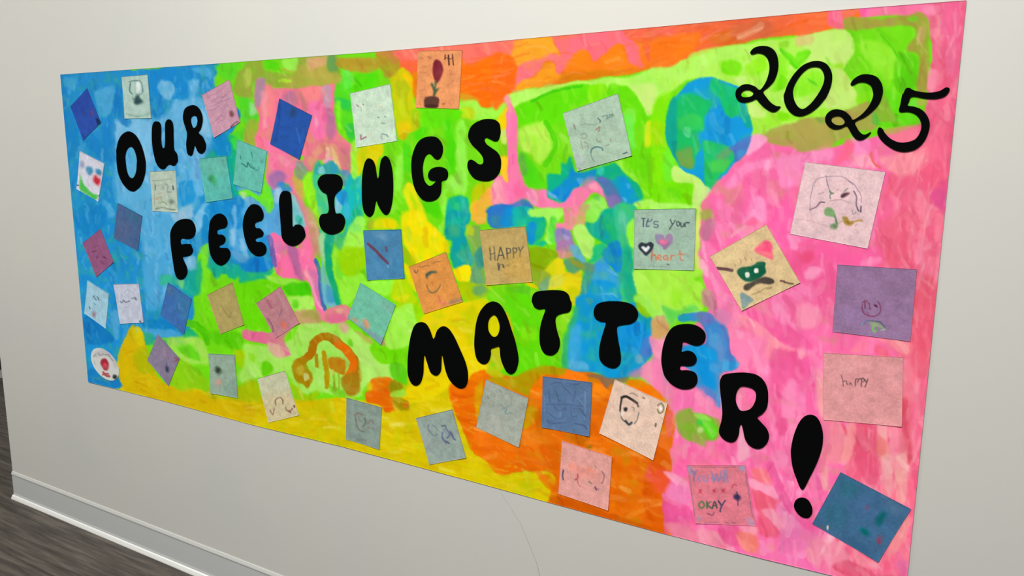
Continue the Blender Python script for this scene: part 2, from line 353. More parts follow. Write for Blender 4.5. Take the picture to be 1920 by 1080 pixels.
PAINT = r"""
# base regions (absolute photo pixels, scale 1)
P 74e010 1 1 : =0,0,1 90,120 1830,-20 1720,1120 90,730
P 1a8fd2 1 2 : =0,0,1 100,130 250,132 400,115 408,130 402,150 410,170 432,190 452,215 440,245 428,262 438,300 440,330 462,358 500,340 520,345 545,360 560,385 572,425 560,450 520,480 512,500 470,512 440,512 395,505 385,480 372,480 368,540 365,560 362,600 345,628 300,634 275,645 262,618 248,612 238,640 225,662 220,690 228,740 150,740
P fb6ca8 1 2 : =0,0,1 1830,-20 1710,1120 1235,1010 1240,880 1256,820 1262,760 1245,720 1232,640 1300,610 1330,580 1318,520 1318,490 1312,400 1330,345 1372,300 1410,255 1480,262 1550,278 1700,235 1738,190 1740,35 1640,33 1590,45 1585,10
P f26488 .85 6 : =0,0,1 1830,-20 1710,1120 1560,1080 1590,880 1600,800 1690,660 1640,480 1665,330 1700,250 1748,190 1750,30 1745,0
P ff7418 1 2 : =0,0,1 740,90 1260,40 1600,5 1588,50 1500,65 1400,75 1300,108 1235,128 1130,145 962,170 948,195 905,200 860,182 782,182 755,132
P ff7668 .9 3 : =0,0,1 742,90 1260,38 1600,5 1590,22 1420,42 1300,60 1180,68 1000,85 900,105 800,118 752,116
P d8c200 1 2 : =0,0,1 246,612 262,616 275,640 272,690 320,722 370,728 440,745 500,740 560,748 640,745 700,752 760,735 765,700 900,590 960,590 1000,640 905,690 860,735 880,800 920,862 960,886 1010,882 1050,900 1050,960 200,740 215,700 225,660
P e66c04 1 2 : =0,0,1 848,730 880,705 905,690 960,700 1065,690 1150,712 1262,762 1252,870 1240,940 1250,1020 1040,960 1043,896 1000,882 945,886 900,852 872,800
# brushing over regions
B 0c7ec6,3aa2dc,5cb4e2,0a76be,2c98d8 .55 260 30 9 92 : =0,0,1 112,142 400,120 430,200 430,300 500,345 560,390 510,500 380,480 365,560 345,625 265,640 225,720 165,712
B 88ee28,60dc08,a0f44c,70e400,54d400 .5 420 26 9 80 : =0,0,1 420,120 760,100 760,180 940,200 960,170 1240,128 1500,70 1735,40 1730,190 1400,260 1310,380 1310,500 1330,560 1240,640 1000,690 900,700 760,740 400,740 280,700 370,560 380,480 510,500 560,400 430,260
B ff90c0,f45c9c,ff80b4,f76aa6,ffa4cc .5 420 40 12 70 : =0,0,1 1360,330 1500,280 1650,300 1640,480 1540,640 1600,800 1560,1060 1245,1000 1260,780 1240,650 1330,600 1320,400
B f88aa0,e85478,f8748c,ee6084,f49cac .5 420 46 10 97 : =0,0,1 1745,10 1808,5 1780,330 1740,690 1700,1075 1570,1075 1600,800 1690,660 1650,480 1670,330 1740,230
B dcca08,d2b400,e4cc10,d0bc00 .45 260 40 10 15 : =0,0,1 246,640 300,712 500,745 700,752 770,700 900,610 900,700 860,735 900,850 1040,900 1040,940 230,720
B f07a10,dc5e00,ee7410,d86000 .45 200 36 11 35 : =0,0,1 860,735 1065,695 1260,765 1240,990 1045,940 1000,880 905,850
B ff6a10,ff8420,f46c08,ff7c30 .45 160 36 9 -12 : =0,0,1 790,130 1000,110 1260,70 1560,30 1400,75 1130,140 950,185 800,170
P 6ebbe8 .8 6 : =0,0,1 212,235 240,215 270,218 300,222 345,182 390,190 402,250 385,300 372,380 352,425 334,470 328,520 300,570 275,560 268,460 250,390 220,380 214,300
B 9cd0f0,3aa4de,84c6ee,5ab2e6,1c8cd4 .55 130 26 7 88 : 212,235 300,222 345,182 390,190 402,250 372,380 334,470 300,570 275,560 250,390 214,300
P 68b6e6 .7 5 : 440,355 470,345 520,345 548,380 548,440 520,470 500,440 470,460 440,470 430,400
# A blue top-left
P 0c7cc2 .7 3 : =100,120 80,120 200,150 150,400 230,600 300,900 200,1080 160,1080
P 55b0e0 .75 3 : 480,300 700,250 690,400 640,560 540,580 470,350
P 55b0e0 .55 3 : 130,150 280,180 240,280 140,260
P 0a8ad8 .8 3 : 1100,100 1250,60 1500,60 1620,180 1550,380 1250,380 1130,300
P 8cc8ea .75 3 : 1200,190 1330,200 1380,300 1300,400 1200,330
P 78c0e8 .7 3 : 1520,200 1640,180 1620,300 1560,400
P 4fb0e2 .8 3 : 1560,60 1750,40 1800,150 1700,140
P 86c6ec .7 5 : 700,650 1000,620 1110,720 1110,1080 1050,1080 960,850 860,740 780,820 720,900
P 0a7cc8 .8 3 : 700,230 780,280 800,560 880,640 820,710 720,600 690,450
P 6ab8e6 .6 3 : 1340,400 1480,420 1480,600 1390,620
P 98d0ee .7 3 : 1690,520 1760,700 1800,820 1650,760
P 0a8cd4 .9 3 : 1800,830 1960,780 1960,950 1820,940
P 1ab08a .85 3 : 1830,950 1960,940 1960,1080 1700,1090 1760,1000
P 58b4e4 .7 3 : 450,760 560,720 540,860
P 1083cc .7 3 : 380,860 680,640 700,900 720,1080 560,1080
# B
P 5cb2e0 .75 4 : =100,290 700,250 800,420 900,440 1050,380 1090,650 1000,680 750,540 750,400
P a4c8dc .7 3 : 1340,680 1500,580 1560,540 1570,700 1400,760
P 1494d8 .8 3 : 1420,330 1600,300 1600,520 1430,580
P 6cbcea .75 3 : 1560,100 1690,100 1700,440 1600,420
P 8cccf0 .8 3 : 1720,540 1780,600 1730,720 1620,900 1580,740
P 0a90d8 .8 2 : 1750,560 1960,540 1940,640 1800,640
P 50aee2 .7 4 : 1010,700 1330,680 1330,1080 1180,1080 1000,950
P 58b0e0 .7 3 : 560,500 680,600 680,700 600,680
P 0a80c8 .7 4 : 250,600 560,560 600,780 400,900 260,800
P 48a8de .7 3 : 1600,900 1700,860 1740,1080 1640,1080
P 0c88cc .8 2 : 1680,700 1750,720 1720,1080 1680,1000
# C
P 45a8de .75 4 : =130,460 830,200 1150,100 1170,300 1050,400 1040,700 880,720 860,500
P 0c74bc .85 3 : 170,780 420,940 500,1080 190,1100
P 0a80c8 .8 3 : 840,840 1100,830 1200,950 860,920
P 58aadc .75 3 : 470,750 560,740 560,900 560,1060 500,1000
P 4ca6dc .8 3 : 840,930 1200,960 1250,1040 900,1020
P 2fbf8f .8 3 : 1030,350 1180,330 1220,400 1290,480 1120,430 1060,470
P 7fdc7a .9 3 : 1220,390 1310,390 1290,500
P 0fae96 .85 3 : 1340,300 1440,200 1500,180 1500,500 1420,570 1330,560 1290,480
P 9acbe8 .75 3 : 1310,140 1420,120 1430,260 1350,280
P 7ce820 .9 3 : 1480,60 1570,0 1580,300 1560,500 1470,560 1500,300
P 10ae90 .85 3 : 1570,200 1920,220 1890,350 1830,370 1760,330 1700,330 1650,380 1600,300
S 4cc400 .9 80 : 1330,870 1440,900 1540,1000 1560,1080
P 10b080 .85 3 : 1320,940 1420,960 1450,1040 1300,1060
P 2fae78 .85 3 : 840,970 960,1010 950,1080 1300,1040 1300,1100 860,1120
# D
P d4b400 .95 2 : =150,590 430,470 560,170 600,140 680,160 760,370 760,480 860,660 1000,790 1200,830 1450,900 1920,960 1920,1200 1500,1120 470,830 430,700 450,560
P d8cc08 .8 3 : 590,160 680,165 730,330 640,330
P a8b400 .75 5 : 640,400 760,380 860,640 700,660 630,560
P 90cf10 .85 4 : 1050,560 1180,470 1260,560 1300,620 1440,720 1470,880 1300,820 1200,860 1040,800
P a8e458 .85 4 : 980,280 1350,260 1440,420 1450,560 1250,540 1130,480
P 5cd810 .8 4 : 1080,360 1250,340 1380,520 1200,460
P 58d000 .85 4 : 1230,100 1440,220 1560,340 1820,370 1820,260 1600,200 1420,160
P a8cc00 .85 3 : 1740,390 1850,400 1880,560 1840,610 1750,520
P 98dc48 .85 3 : 1790,620 1960,600 1960,760 1790,760
P a4b800 .8 3 : 1780,800 1960,770 1960,950 1500,940 1490,880
P 1a86c4 .9 1.5 : 90,700 230,730 340,760 430,720 470,830 80,770
P 147cc0 .95 2 : 90,600 300,640 430,600 440,700 460,830 300,790 80,760
# E pinks/olive top
P 9aa83c .85 3 : =380,90 440,240 520,150 680,140 720,250 1060,280 1070,120 1190,100 1410,90 1530,90 1530,420 1340,440 820,440 680,330 560,400 560,580 440,560 360,480 400,260
P c8ac50 .7 4 : 900,240 1190,180 1380,120 1410,280 1520,300 1500,420 1060,300
P b8b048 .7 4 : 1060,290 1520,280 1520,410 900,430
P e0a878 .85 3 : 1190,110 1400,95 1380,200 1210,240
P b0e830 .9 2 : 850,360 1010,355 980,390 880,390
P 5f9a5c .85 3 : 1410,100 1500,95 1515,260 1430,250
P b4cc50 .8 3 : 480,240 560,250 520,440 470,420
P 58e020 .85 3 : 150,190 400,160 400,250 330,350 230,330
P 50dd00 .85 3 : 700,150 820,150 860,220 720,235
P 9cf050 .9 3 : 900,130 1070,110 1060,250 920,220
P 4cdc28 .85 3 : 400,560 560,600 620,800 500,880 300,1000 300,1080 470,1080 480,820 440,800
P a0e8a0 .8 3 : 530,620 600,640 610,740 540,760
P a8b040 .85 3 : 500,850 580,800 650,900 690,1080 650,1140 470,1080
P ff7898 .97 2.5 : 600,380 680,340 800,450 1340,430 1500,440 1500,900 1690,1090 1680,1180 680,1180 640,800 590,600
P a88aa0 .85 4 : 600,360 720,345 700,480 650,660 590,640 590,480
P ff8a90 .8 4 : 720,440 800,440 820,640 780,780 690,700
P ff8c8c .8 4 : 1100,450 1340,440 1350,620 1250,640 1150,560
P b87898 .75 4 : 900,560 1030,470 1080,580 1040,660
P c88080 .8 3 : 1090,460 1200,690 1140,690
P c0a0b8 .8 4 : 1350,440 1440,440 1440,640 1390,680 1350,560
P b8709c .8 4 : 1380,680 1470,700 1500,900 1460,1040 1400,960
P ff78b4 .8 4 : 1210,620 1370,640 1380,1000 1250,1000
P ffa8c4 .8 3 : 1250,730 1310,850 1270,900
P ffa8b4 .6 4 : 660,500 720,520 740,760 690,760
P 50e020 .85 3 : 1510,420 1660,300 1700,480 1690,700 1730,1080 1650,1040 1600,900 1500,800 1490,560
P 28cc50 .85 3 : 1490,560 1670,600 1660,720 1520,640
P 50e400 .9 3 : 1690,320 1960,290 1960,440 1700,490
P 60f048 .85 3 : 1570,260 1690,280 1660,460 1580,400
P c0a030 .85 3 : 1540,130 1960,110 1960,250 1700,270 1560,220
P d8a040 .85 3 : 1640,150 1850,160 1850,210 1660,200
P 90ff20 .8 3 : 1510,620 1560,620 1560,900 1520,860
P 34c840 .85 3 : 1590,900 1700,860 1730,1080
# F
P 00b090 .9 3 : =380,260 280,-10 400,30 370,500 440,620 350,660 330,500 290,300
P 088cd0 .9 3 : 140,30 300,0 310,180 150,180
P 40dc40 .9 3 : 320,-10 470,0 400,60 370,130
P 58a8e0 .8 3 : 700,780 880,780 890,1080 740,1060
P 1090d8 .8 3 : 60,740 340,700 330,860 60,860
P 0880d0 .85 3 : 330,660 470,680 440,830 340,820
P 78b8d8 .8 3 : 460,640 600,700 520,760
P 0a86d4 .8 3 : 310,860 440,840 450,1000 340,1000
P 70f020 .92 3 : 420,580 540,575 640,640 690,520 720,470 780,560 800,760 740,840 680,740 560,660 430,640
P b8e890 .9 3 : 430,600 500,600 470,690
P ff7aa8 .97 2.5 : 680,0 780,40 1060,220 1130,240 1050,330 1040,440 1170,800 1300,1080 1180,1090 1130,900 1020,640 960,500 850,560 790,560 710,430 740,180
P ff9cb4 .7 3 : 860,180 1020,250 1000,330 900,300
P a070b0 .85 4 : 740,430 860,360 950,420 900,520 800,560
P 3a90d0 .85 3 : 850,500 960,500 1010,600 850,620
P a0cce8 .85 3 : 830,560 900,560 880,700 810,700
P d4b050 .92 3 : 1010,420 1120,470 1170,640 1100,690 1040,560
P e08a90 .9 3 : 1000,600 1110,660 1180,760 1300,1090 1180,1070 1130,880
P c8a070 .8 4 : 1180,760 1280,870 1330,1080 1230,1090
P 8a9090 .85 3 : 1060,260 1170,270 1200,370 1120,470 1050,420
P 98f820 .95 3 : 1140,440 1240,390 1280,600 1300,860 1200,740 1150,560
P e87a8c .95 2.5 : 1140,240 1220,50 1380,20 1560,40 1660,80 1690,300 1670,420 1560,360 1480,250 1300,240 1220,380 1160,300
P e8a080 .8 3 : 1200,220 1300,80 1400,50 1520,90 1540,300 1480,250 1400,130 1300,190 1230,330
P f4c8a8 .85 2 : 1390,110 1440,110 1450,250 1390,260
P ecc888 .9 2 : 1460,90 1500,150 1560,350 1520,370 1470,220
P d07888 .8 3 : 1580,120 1660,130 1670,360 1620,380
P ffa0c8 .9 3 : 1340,240 1480,220 1400,290
P 30a0b8 .92 3 : 1250,330 1300,240 1340,290 1460,250 1530,330 1560,410 1320,410 1270,450
P 88d8d0 .8 2 : 1300,330 1350,300 1380,380 1310,400
P 40c890 .9 3 : 1240,420 1320,430 1420,620 1430,860 1330,870 1290,740
P 5890c0 .9 3 : 1560,370 1660,370 1680,500 1590,540
P 12bcc0 .92 3 : 1640,430 1780,400 1810,880 1740,1090 1600,1090 1610,880 1500,820 1500,640 1600,560
P a0d8f0 .8 3 : 1500,650 1560,660 1560,820 1500,800
P 2098d8 .85 3 : 1510,620 1620,580 1640,740 1540,720
P 40b8e0 .7 3 : 1600,720 1660,740 1650,900 1600,860
P 10a878 .7 3 : 1700,800 1790,820 1760,1000 1690,960
P a8ff40 .9 3 : 1680,50 1770,40 1780,400 1680,430
P 30c898 .9 3 : 1300,1000 1420,1070 1600,1040 1720,900 1720,1080 1300,1120
P 8cccd0 .9 3 : 1005,640 1060,680 1140,860 1150,990 1015,990
P 30b8a0 .7 3 : 1060,860 1120,880 1130,960 1070,960
# G
P 0a80d0 .9 3 : =380,430 420,370 560,310 720,330 800,400 720,490 560,490
P 6aa8d8 .8 3 : 330,240 540,300 480,370 380,350
P 50a8e0 .7 3 : 300,40 440,60 440,220 320,200
P 14b090 .9 3 : 90,300 150,400 240,420 390,430 520,480 740,480 810,430 740,550 640,560 560,590 440,610 400,500 370,560 300,550 240,500 150,560 110,460
P ff70a8 .97 2 : 760,60 900,90 960,180 1150,190 1150,-20 1300,-20 1300,200 1260,330 1330,600 1350,860 1400,900 1660,880 1640,1000 1400,1050 1280,900 1180,590 900,540 810,440
S 7060b0 .85 55 : 750,80 780,200 815,400
P b868a0 .85 3 : 940,190 1060,200 1145,570 1085,550
P ffa0c8 .85 3 : 1150,480 1210,520 1370,890 1320,880 1220,660
P d070a8 .85 3 : 1200,440 1280,480 1340,700 1370,890 1290,740
P f08090 .85 3 : 1180,140 1270,230 1210,330
P c0986c .85 3 : 1190,-20 1310,-20 1340,290 1260,280
S 4070b0 .9 42 : 1270,350 1315,500 1345,700 1375,900
P 70b8d0 .92 2.5 : 1330,330 1390,480 1470,640 1545,860 1400,870 1350,640
P 4098c8 .8 3 : 1400,640 1480,680 1510,800 1420,820
P a8d8a0 .9 3 : 1310,80 1390,60 1370,400 1330,320
P 08a880 .95 2.5 : 1390,80 1500,80 1455,300 1500,560 1570,860 1510,850 1440,600 1375,380
P a0f540 .85 3 : 1470,260 1560,150 1700,40 1810,60 1810,240 1600,240 1560,500 1800,500 1840,600 1700,800 1575,860 1530,640 1480,450
P 40c080 .85 3 : 1490,60 1640,50 1600,200 1530,250
P 70e030 .8 3 : 1540,280 1620,240 1580,560 1510,500
P a8d800 .88 4 : 1600,260 1720,210 1840,210 1840,420 1700,430 1650,530 1570,440
P 68dc00 .8 4 : 400,610 900,580 900,620 640,800 700,1080 480,1080 430,800
P a0ec50 .85 3 : 700,520 900,540 1150,600 1000,640 760,580
P 40cc00 .88 3 : 930,620 1180,600 1230,740 1100,770 960,720
P b0f060 .9 3 : 970,760 1240,760 1240,880 1100,940 1010,880
P 60d820 .9 3 : 1030,800 1090,800 1090,880 1030,890
P c8a070 .9 3 : 1040,930 1300,910 1340,1080 1200,1100 1080,1090
P a8a050 .85 3 : 1100,960 1250,890 1320,1000 1180,990
P e08088 .95 2 : 1370,930 1560,850 1660,900 1650,1020 1420,1070
P e8b090 .7 3 : 1480,900 1600,900 1560,960
P e06890 .85 3 : 1390,960 1600,970 1620,1030 1430,1040
# H
P a8e862 .92 3 : =430,600 160,260 500,300 720,200 800,60 1060,30 1350,70 1500,240 1620,280 1800,600 1840,640 1540,720 1480,860 1300,860 1000,800 780,840 700,700 640,580 340,640 120,680 180,400
P bcea80 .8 3 : 1430,200 1560,280 1700,640 1500,680 1480,500
P e86a98 .95 2 : 150,120 300,120 440,160 520,240 600,310 710,390 600,400 440,280 180,215
P d87c90 .9 2 : 430,150 760,40 620,200 700,380 600,300 500,260
P dcb098 .85 3 : 440,260 560,280 650,410 500,410
P 60d000 .9 3 : 370,480 450,470 490,560 420,630 370,590
P 58cc00 .85 3 : -20,140 140,150 150,300 -20,310
P 60dc00 .88 3 : 1580,280 1700,300 1800,340 1940,290 1940,640 1830,600 1740,500 1640,420
P c8b060 .9 3 : 1430,120 1560,180 1620,250 1500,240
P c09078 .9 3 : 1740,200 1790,340 1740,360 1710,280
P e0a0a0 .7 4 : 1240,30 1340,40 1340,140 1260,120
P 60cc10 .8 3 : 1340,220 1400,220 1400,300 1350,290
P 8cd820 .7 3 : 220,360 300,400 290,480 230,440
S b07000 .95 95 : 790,480 850,430 920,380 960,260 1020,200 1090,180 1180,220 1280,300 1380,400 1440,500 1450,640 1410,760
S e86c00 .9 85 : 1230,270 1330,350 1400,470 1370,600 1320,680
P a88400 .93 2 : 715,560 740,460 830,430 900,540 940,620 930,700 880,770 830,720 760,690
P c0a830 .8 2 : 760,540 820,500 840,580 780,620
P c8c878 .9 1.5 : 830,610 880,600 900,660 850,680
S b89000 .95 52 : 1070,370 1095,560 1100,750
S a88c00 .85 40 : 985,400 990,520
P c07808 .95 2 : 1130,430 1300,440 1310,610 1200,590 1130,530
P a87c10 .9 2.5 : 1270,640 1440,600 1470,800 1340,860 1270,740
S 98a810 .7 22 : 1170,600 1190,760
S 98a810 .7 20 : 1230,600 1240,780
P c8d060 .8 2 : 1130,560 1180,560 1170,620 1140,610
P e87000 .95 3 : 1590,690 1700,640 1880,660 1860,960 1880,1030 1700,900 1620,920 1540,860 1600,800
P a8bc00 .85 4 : -20,880 120,740 290,680 350,770 370,900 200,910
P a8c800 .85 4 : 690,700 880,840 1000,780 980,880 770,890
P 70c818 .7 3 : 1120,720 1290,800 1310,870 1180,820
# I
P d8d000 .92 3 : =640,60 560,480 700,400 800,500 820,780 880,900 880,1100 640,1100 600,800 560,600
P b89c28 .92 3 : 410,240 620,220 670,380 560,500 500,520 380,380 -20,410 -20,310 380,310
P c88440 .85 3 : 460,230 620,220 650,340 560,330
P f8c800 .85 3 : 690,460 800,500 820,640 740,600
P b4c010 .8 4 : 620,560 740,560 760,700 640,720
P ff6a40 .92 3 : 640,240 880,220 880,500 830,560 780,460 690,380
P f08a00 .9 3 : 800,480 870,480 860,740 820,720
P ff7668 .9 3 : 620,205 1370,160 1940,80 1940,260 1700,280 1380,370 1370,300 860,320 660,300
P ff7200 .9 3 : 1360,380 1500,380 1750,260 1940,300 1940,640 1820,740 1740,820 1620,860 1500,740 1350,700
P f86c04 .7 5 : 1400,520 1700,480 1800,700 1640,760 1450,680
P d8a020 .9 3 : 1350,690 1500,720 1560,780 1380,800
P a8f850 .9 3 : 1340,790 1520,770 1600,860 1740,830 1820,760 1860,880 1780,960 1500,990 1340,900
P c8e010 .85 4 : 1350,870 1450,840 1510,900 1470,980 1360,970
P 60e800 .85 3 : 820,870 1330,870 1300,1000 1100,1080 860,1080
P d8a040 .7 3 : 1680,800 1760,760 1740,880
P c8c010 .7 4 : 800,900 880,900 880,1080 800,1080
# J
P 48dc00 .85 4 : =640,230 820,120 880,60 1000,60 960,140 860,200
P 4ce000 .85 4 : 1150,0 1270,0 1290,540 1190,540 1180,200
P 4cdc10 .85 4 : 700,260 790,260 790,560 700,500
P 48dc00 .85 4 : 930,900 1100,900 1110,1080 960,1000
P 98fa50 .8 4 : 1300,60 1400,0 1420,600 1380,800 1200,780 1150,900 1180,620 1300,560
P 98fa50 .8 4 : 620,400 700,420 690,700 600,760
P 98fa50 .8 3 : 1130,780 1200,860 1180,1080 1120,960
P f4e810 .92 3 : 760,680 830,720 880,860 930,1000 960,1100 820,1090 740,900 700,760
P b0e000 .8 3 : 770,780 860,900 830,1010
P e0d000 .92 3 : 210,290 460,240 470,360 420,420 400,560 320,420 240,540 190,600
P f0c800 .8 3 : 640,0 780,0 780,100 700,200 640,130
P e8d800 .92 2 : 1800,-30 1880,-30 1870,150 1830,200
P ff80ac .97 2 : 1860,-120 1960,-40 1960,920 1700,930 1680,760 1760,640 1850,560 1880,300
P ffc820 .92 2 : 1800,380 1890,400 1880,640 1820,640
P 80c800 .9 3 : 1800,200 1870,240 1860,400 1800,360
P c0d000 .92 3 : 1480,780 1560,680 1700,670 1640,800 1540,850 1480,960
P e8c820 .9 2 : 1460,940 1540,860 1520,1080 1470,1080
P ffb040 .92 3 : 1540,880 1680,720 1730,900 1650,960 1630,1130 1520,1120 1490,960
P ff9cb4 .85 4 : 1700,700 1850,700 1850,930 1720,930
P 08b098 .95 3 : 1210,850 1410,830 1450,1000 1440,1100 1200,1100
P 40cc78 .7 3 : 1280,900 1340,920 1320,1000 1280,980
P 1098b0 .7 4 : 1380,960 1440,960 1440,1100 1380,1100
# K
P f8e400 .94 4 : =640,400 700,0 920,-10 960,80 1180,280 1240,480 1180,430 840,570 760,420 690,260
P c8e020 .7 4 : 730,160 800,200 790,320 740,300
P b0c000 .85 3 : 700,370 850,540 760,600 710,480
P f0e000 .9 4 : 350,160 400,50 560,50 660,170
P a8a830 .7 3 : 300,60 360,60 360,180 300,180
P a8f850 .85 3 : 160,60 270,60 260,200 250,380 60,420 20,480 40,300
P 9cdc00 .85 5 : -20,400 250,400 270,600 120,710 -20,580
P a0fa48 .9 3 : 290,760 620,750 590,880 500,930 300,810
P b8dc00 .88 4 : 600,750 760,740 830,900 900,1090 640,1090 620,1000 560,940
P e0e010 .85 3 : 600,960 700,900 770,920 700,1000
P f8e000 .9 3 : 700,560 770,600 860,860 820,860 740,720
P 089ea8 .95 3 : 1170,100 1210,-10 1450,-10 1440,120 1400,200 1460,400 1490,570 1300,630 1240,480 1250,330 1180,280
P 10b898 .85 3 : 1200,90 1300,50 1420,20 1400,90 1250,130
P 50a880 .6 4 : 1220,160 1320,140 1340,240 1240,260
P 50a888 .7 4 : 1330,420 1440,430 1460,560 1380,540
P 80ac50 .9 3 : 1420,200 1560,130 1590,300 1610,560 1650,900 1540,930 1440,700 1490,560
P c8d020 .7 3 : 1410,120 1500,160 1480,260 1420,220
P 2090a0 .85 3 : 1500,460 1600,380 1610,560 1540,620
P 68a878 .8 3 : 1440,640 1560,600 1640,900 1500,860
P ffe400 .95 2.5 : 1270,630 1440,570 1450,760 1340,770 1290,700
P b0c800 .88 3 : 1330,770 1640,800 1960,800 1960,900 1650,930 1390,980
P 70cc00 .88 3 : 1640,880 1960,850 1960,1100 1840,1060 1720,980
P 6aaa60 .9 4 : 1500,830 1600,800 1650,880 1580,930 1490,900
P e8d400 .92 3 : 1370,990 1640,960 1600,1090 900,1120
# L
P ecd400 .94 3 : =640,570 930,110 1300,0 1560,20 1500,400 1560,620 1690,700 1600,820 1540,1090 1220,1090 1240,920 960,1090 700,1090 750,940 900,900 930,620 1000,300 880,220
P c8cc00 .8 5 : 1400,60 1540,40 1500,440 1420,440
P f07000 .95 2.5 : 1420,860 1480,780 1630,740 1600,860 1560,960 1540,1100 1240,1100 1260,920 1340,950
P dcd800 .9 3 : 1640,100 1800,100 1800,380 1640,360
P b8cc10 .85 4 : 1640,730 1780,640 1880,700 1800,860 1700,820
P c0c818 .85 4 : 1690,520 1790,490 1800,640 1840,700 1700,640
P b0ec68 .92 3 : 100,290 340,450 520,660 720,700 560,860 340,830 230,980 200,600
P 70e000 .9 3 : 480,470 760,460 740,620 700,690 540,670 420,640 330,500 370,450
P 58d010 .9 3 : 560,660 720,690 760,900 660,880 560,800
P a8f450 .9 3 : 620,60 800,-10 880,180 760,470 500,480 540,200
P 98e000 .88 3 : 820,-10 930,110 860,210
P ec7400 .95 2.5 : 330,860 450,815 570,840 530,960 560,1050 660,1100 280,1100 360,960
P 98880c .92 3 : 560,850 690,900 660,1000 560,980
P e8c010 .7 3 : 290,900 350,880 340,1000 290,980
# M
P e86800 .95 2.5 : =640,720 280,90 520,60 560,170 590,300 500,315 420,230 300,210
P 8e8c00 .92 2.5 : 560,-10 690,20 640,100 560,90
P a0e040 .9 2.5 : 560,110 690,60 730,120 640,160 580,150
P a08c00 .92 2.5 : 580,160 740,180 760,290 640,290
P d07010 .9 2 : 690,230 760,200 750,285
P ec6c00 .95 2.5 : 1240,-10 1540,-10 1530,480 1940,690 1940,980 1770,1020 1640,870 1480,760 1400,600 1330,420 1240,200
P f47c18 .6 4 : 1540,520 1700,620 1660,760 1520,660
P d8a000 .9 3 : 1510,40 1610,-10 1570,300 1530,400
# N
P ffae28 .95 3 : =930,50 270,150 600,110 660,200 730,330 600,350 380,430 250,450 180,380 200,250
P ff7a88 .95 3 : 250,470 330,400 500,360 640,300 750,360 740,520 680,530 660,400 560,380 480,500 360,590 250,650 190,740 210,600
P ffa820 .92 3 : 500,480 560,410 660,400 690,520 750,560 620,640 240,720 290,610 420,570
P ff7080 .94 3 : 700,160 1250,50 1420,40 1560,180 1660,330 1700,400 1600,470 1500,400 1440,220 1330,210 1200,340 1100,400 1060,300 960,250 850,350 840,440 740,510 720,300
P ff8410 .92 3 : 850,350 960,250 1050,290 1090,400 1180,360 1300,230 1400,210 1500,400 1600,450 1500,530 1100,560 840,550 780,510
P d88000 .8 4 : 730,560 900,510 1400,490 1540,520 1000,600 740,650
P ff6848 .85 3 : 1450,50 1940,-10 1940,110 1600,190
P ff7a10 .9 3 : 1620,240 1940,130 1940,420 1680,450
P ff6a10 .9 3 : -20,320 180,340 240,460 200,720 60,870 -20,890
P b8fa68 .94 3 : 130,780 300,720 760,640 1230,580 1500,560 1940,440 1940,800 1720,1000 1640,880 1500,700 1300,640 1220,720 1040,640 760,680 420,820 200,920
P d0f080 .85 4 : 1500,670 1800,660 1780,900 1720,980 1640,860
P 62e400 .93 3 : 220,920 420,830 760,690 1010,670 1010,830 780,940 760,1090 280,1090
S 38cc00 .8 30 : 420,840 620,740 960,672
P 84f000 .9 3 : 1050,660 1240,660 1200,800 1050,860
P 68e400 .92 3 : 1230,740 1480,670 1620,840 1720,1090 1480,1090 1390,780 1200,800
P 90f060 .7 3 : 1450,930 1560,930 1560,1090 1470,1090
P 78ea00 .92 3 : 1760,1000 1940,850 1940,1100 1750,1100
P 90f020 .8 3 : 1780,520 1940,480 1940,600 1800,600
P f4a0a0 .9 3 : 90,820 140,760 180,870 150,930
P ff80a4 .95 2.5 : 100,930 180,880 240,1090 90,1090
P f0d800 .92 2.5 : 20,1010 130,900 100,1090 20,1090
# O
P ff7ab0 .97 2.5 : =930,220 110,-20 230,-20 260,200 250,500 350,760 420,810 580,810 600,900 760,950 880,780 1000,780 1100,690 1200,800 1260,940 1200,890 1100,850 980,1000 920,1100 780,1100 760,1020 560,1030 400,980 350,920 200,960 -20,1010 -20,680 70,640 150,520
P f0d000 .92 2.5 : 50,-20 115,-20 120,140 60,160
P ffd020 .92 2.5 : 60,470 120,450 135,730 70,640
P d0e870 .9 2 : 60,160 120,140 125,300 70,280
P ff9cac .85 4 : -20,700 80,710 100,990 -20,1000
P ff68a0 .7 4 : 200,780 280,700 330,860 240,900
P ffa0c8 .85 3 : 350,830 450,830 460,980 380,960
P ffa8b8 .7 3 : 1020,760 1120,740 1150,820 1040,800
P c0f458 .92 4 : 250,180 320,110 520,40 600,200 620,380 500,530 420,420 290,380
P a0ec30 .7 4 : 420,200 460,200 470,480 400,440
S 48d000 .8 55 : 560,60 660,250 650,400 560,530
P 50dc10 .88 4 : 280,400 420,500 540,700 560,790 400,800 290,600
P 60b040 .8 3 : 255,450 320,410 350,640 290,640
P 08b088 .95 3 : 580,650 640,630 740,640 740,510 800,520 850,430 880,580 900,620 1150,560 1350,510 1450,620 1640,780 1630,970 1440,980 1250,880 1100,700 880,800 760,950 600,900 580,800
P 0c86dc .93 3 : 600,860 700,780 800,680 850,560 900,620 1120,580 1100,660 1000,700 940,780 880,790 820,900 760,950 680,910
P 0a98d8 .9 4 : 1280,720 1440,650 1560,820 1610,970 1440,970 1380,840
P 5a70b8 .9 4 : 1120,670 1260,680 1400,860 1420,960 1340,1040 1260,960 1200,800
P 8a70b0 .85 4 : 1250,900 1340,860 1400,960 1340,1040 1260,1000
P a080c8 .8 4 : 960,720 1080,650 1110,700 1000,790
P 58b0e8 .8 3 : 900,690 980,690 960,770
P 70b8e8 .8 2.5 : 580,830 660,860 700,910 620,900
P 58b8e8 .8 2.5 : 1420,900 1480,930 1450,980
P 58b8e8 .6 2.5 : 1470,730 1530,760 1500,800
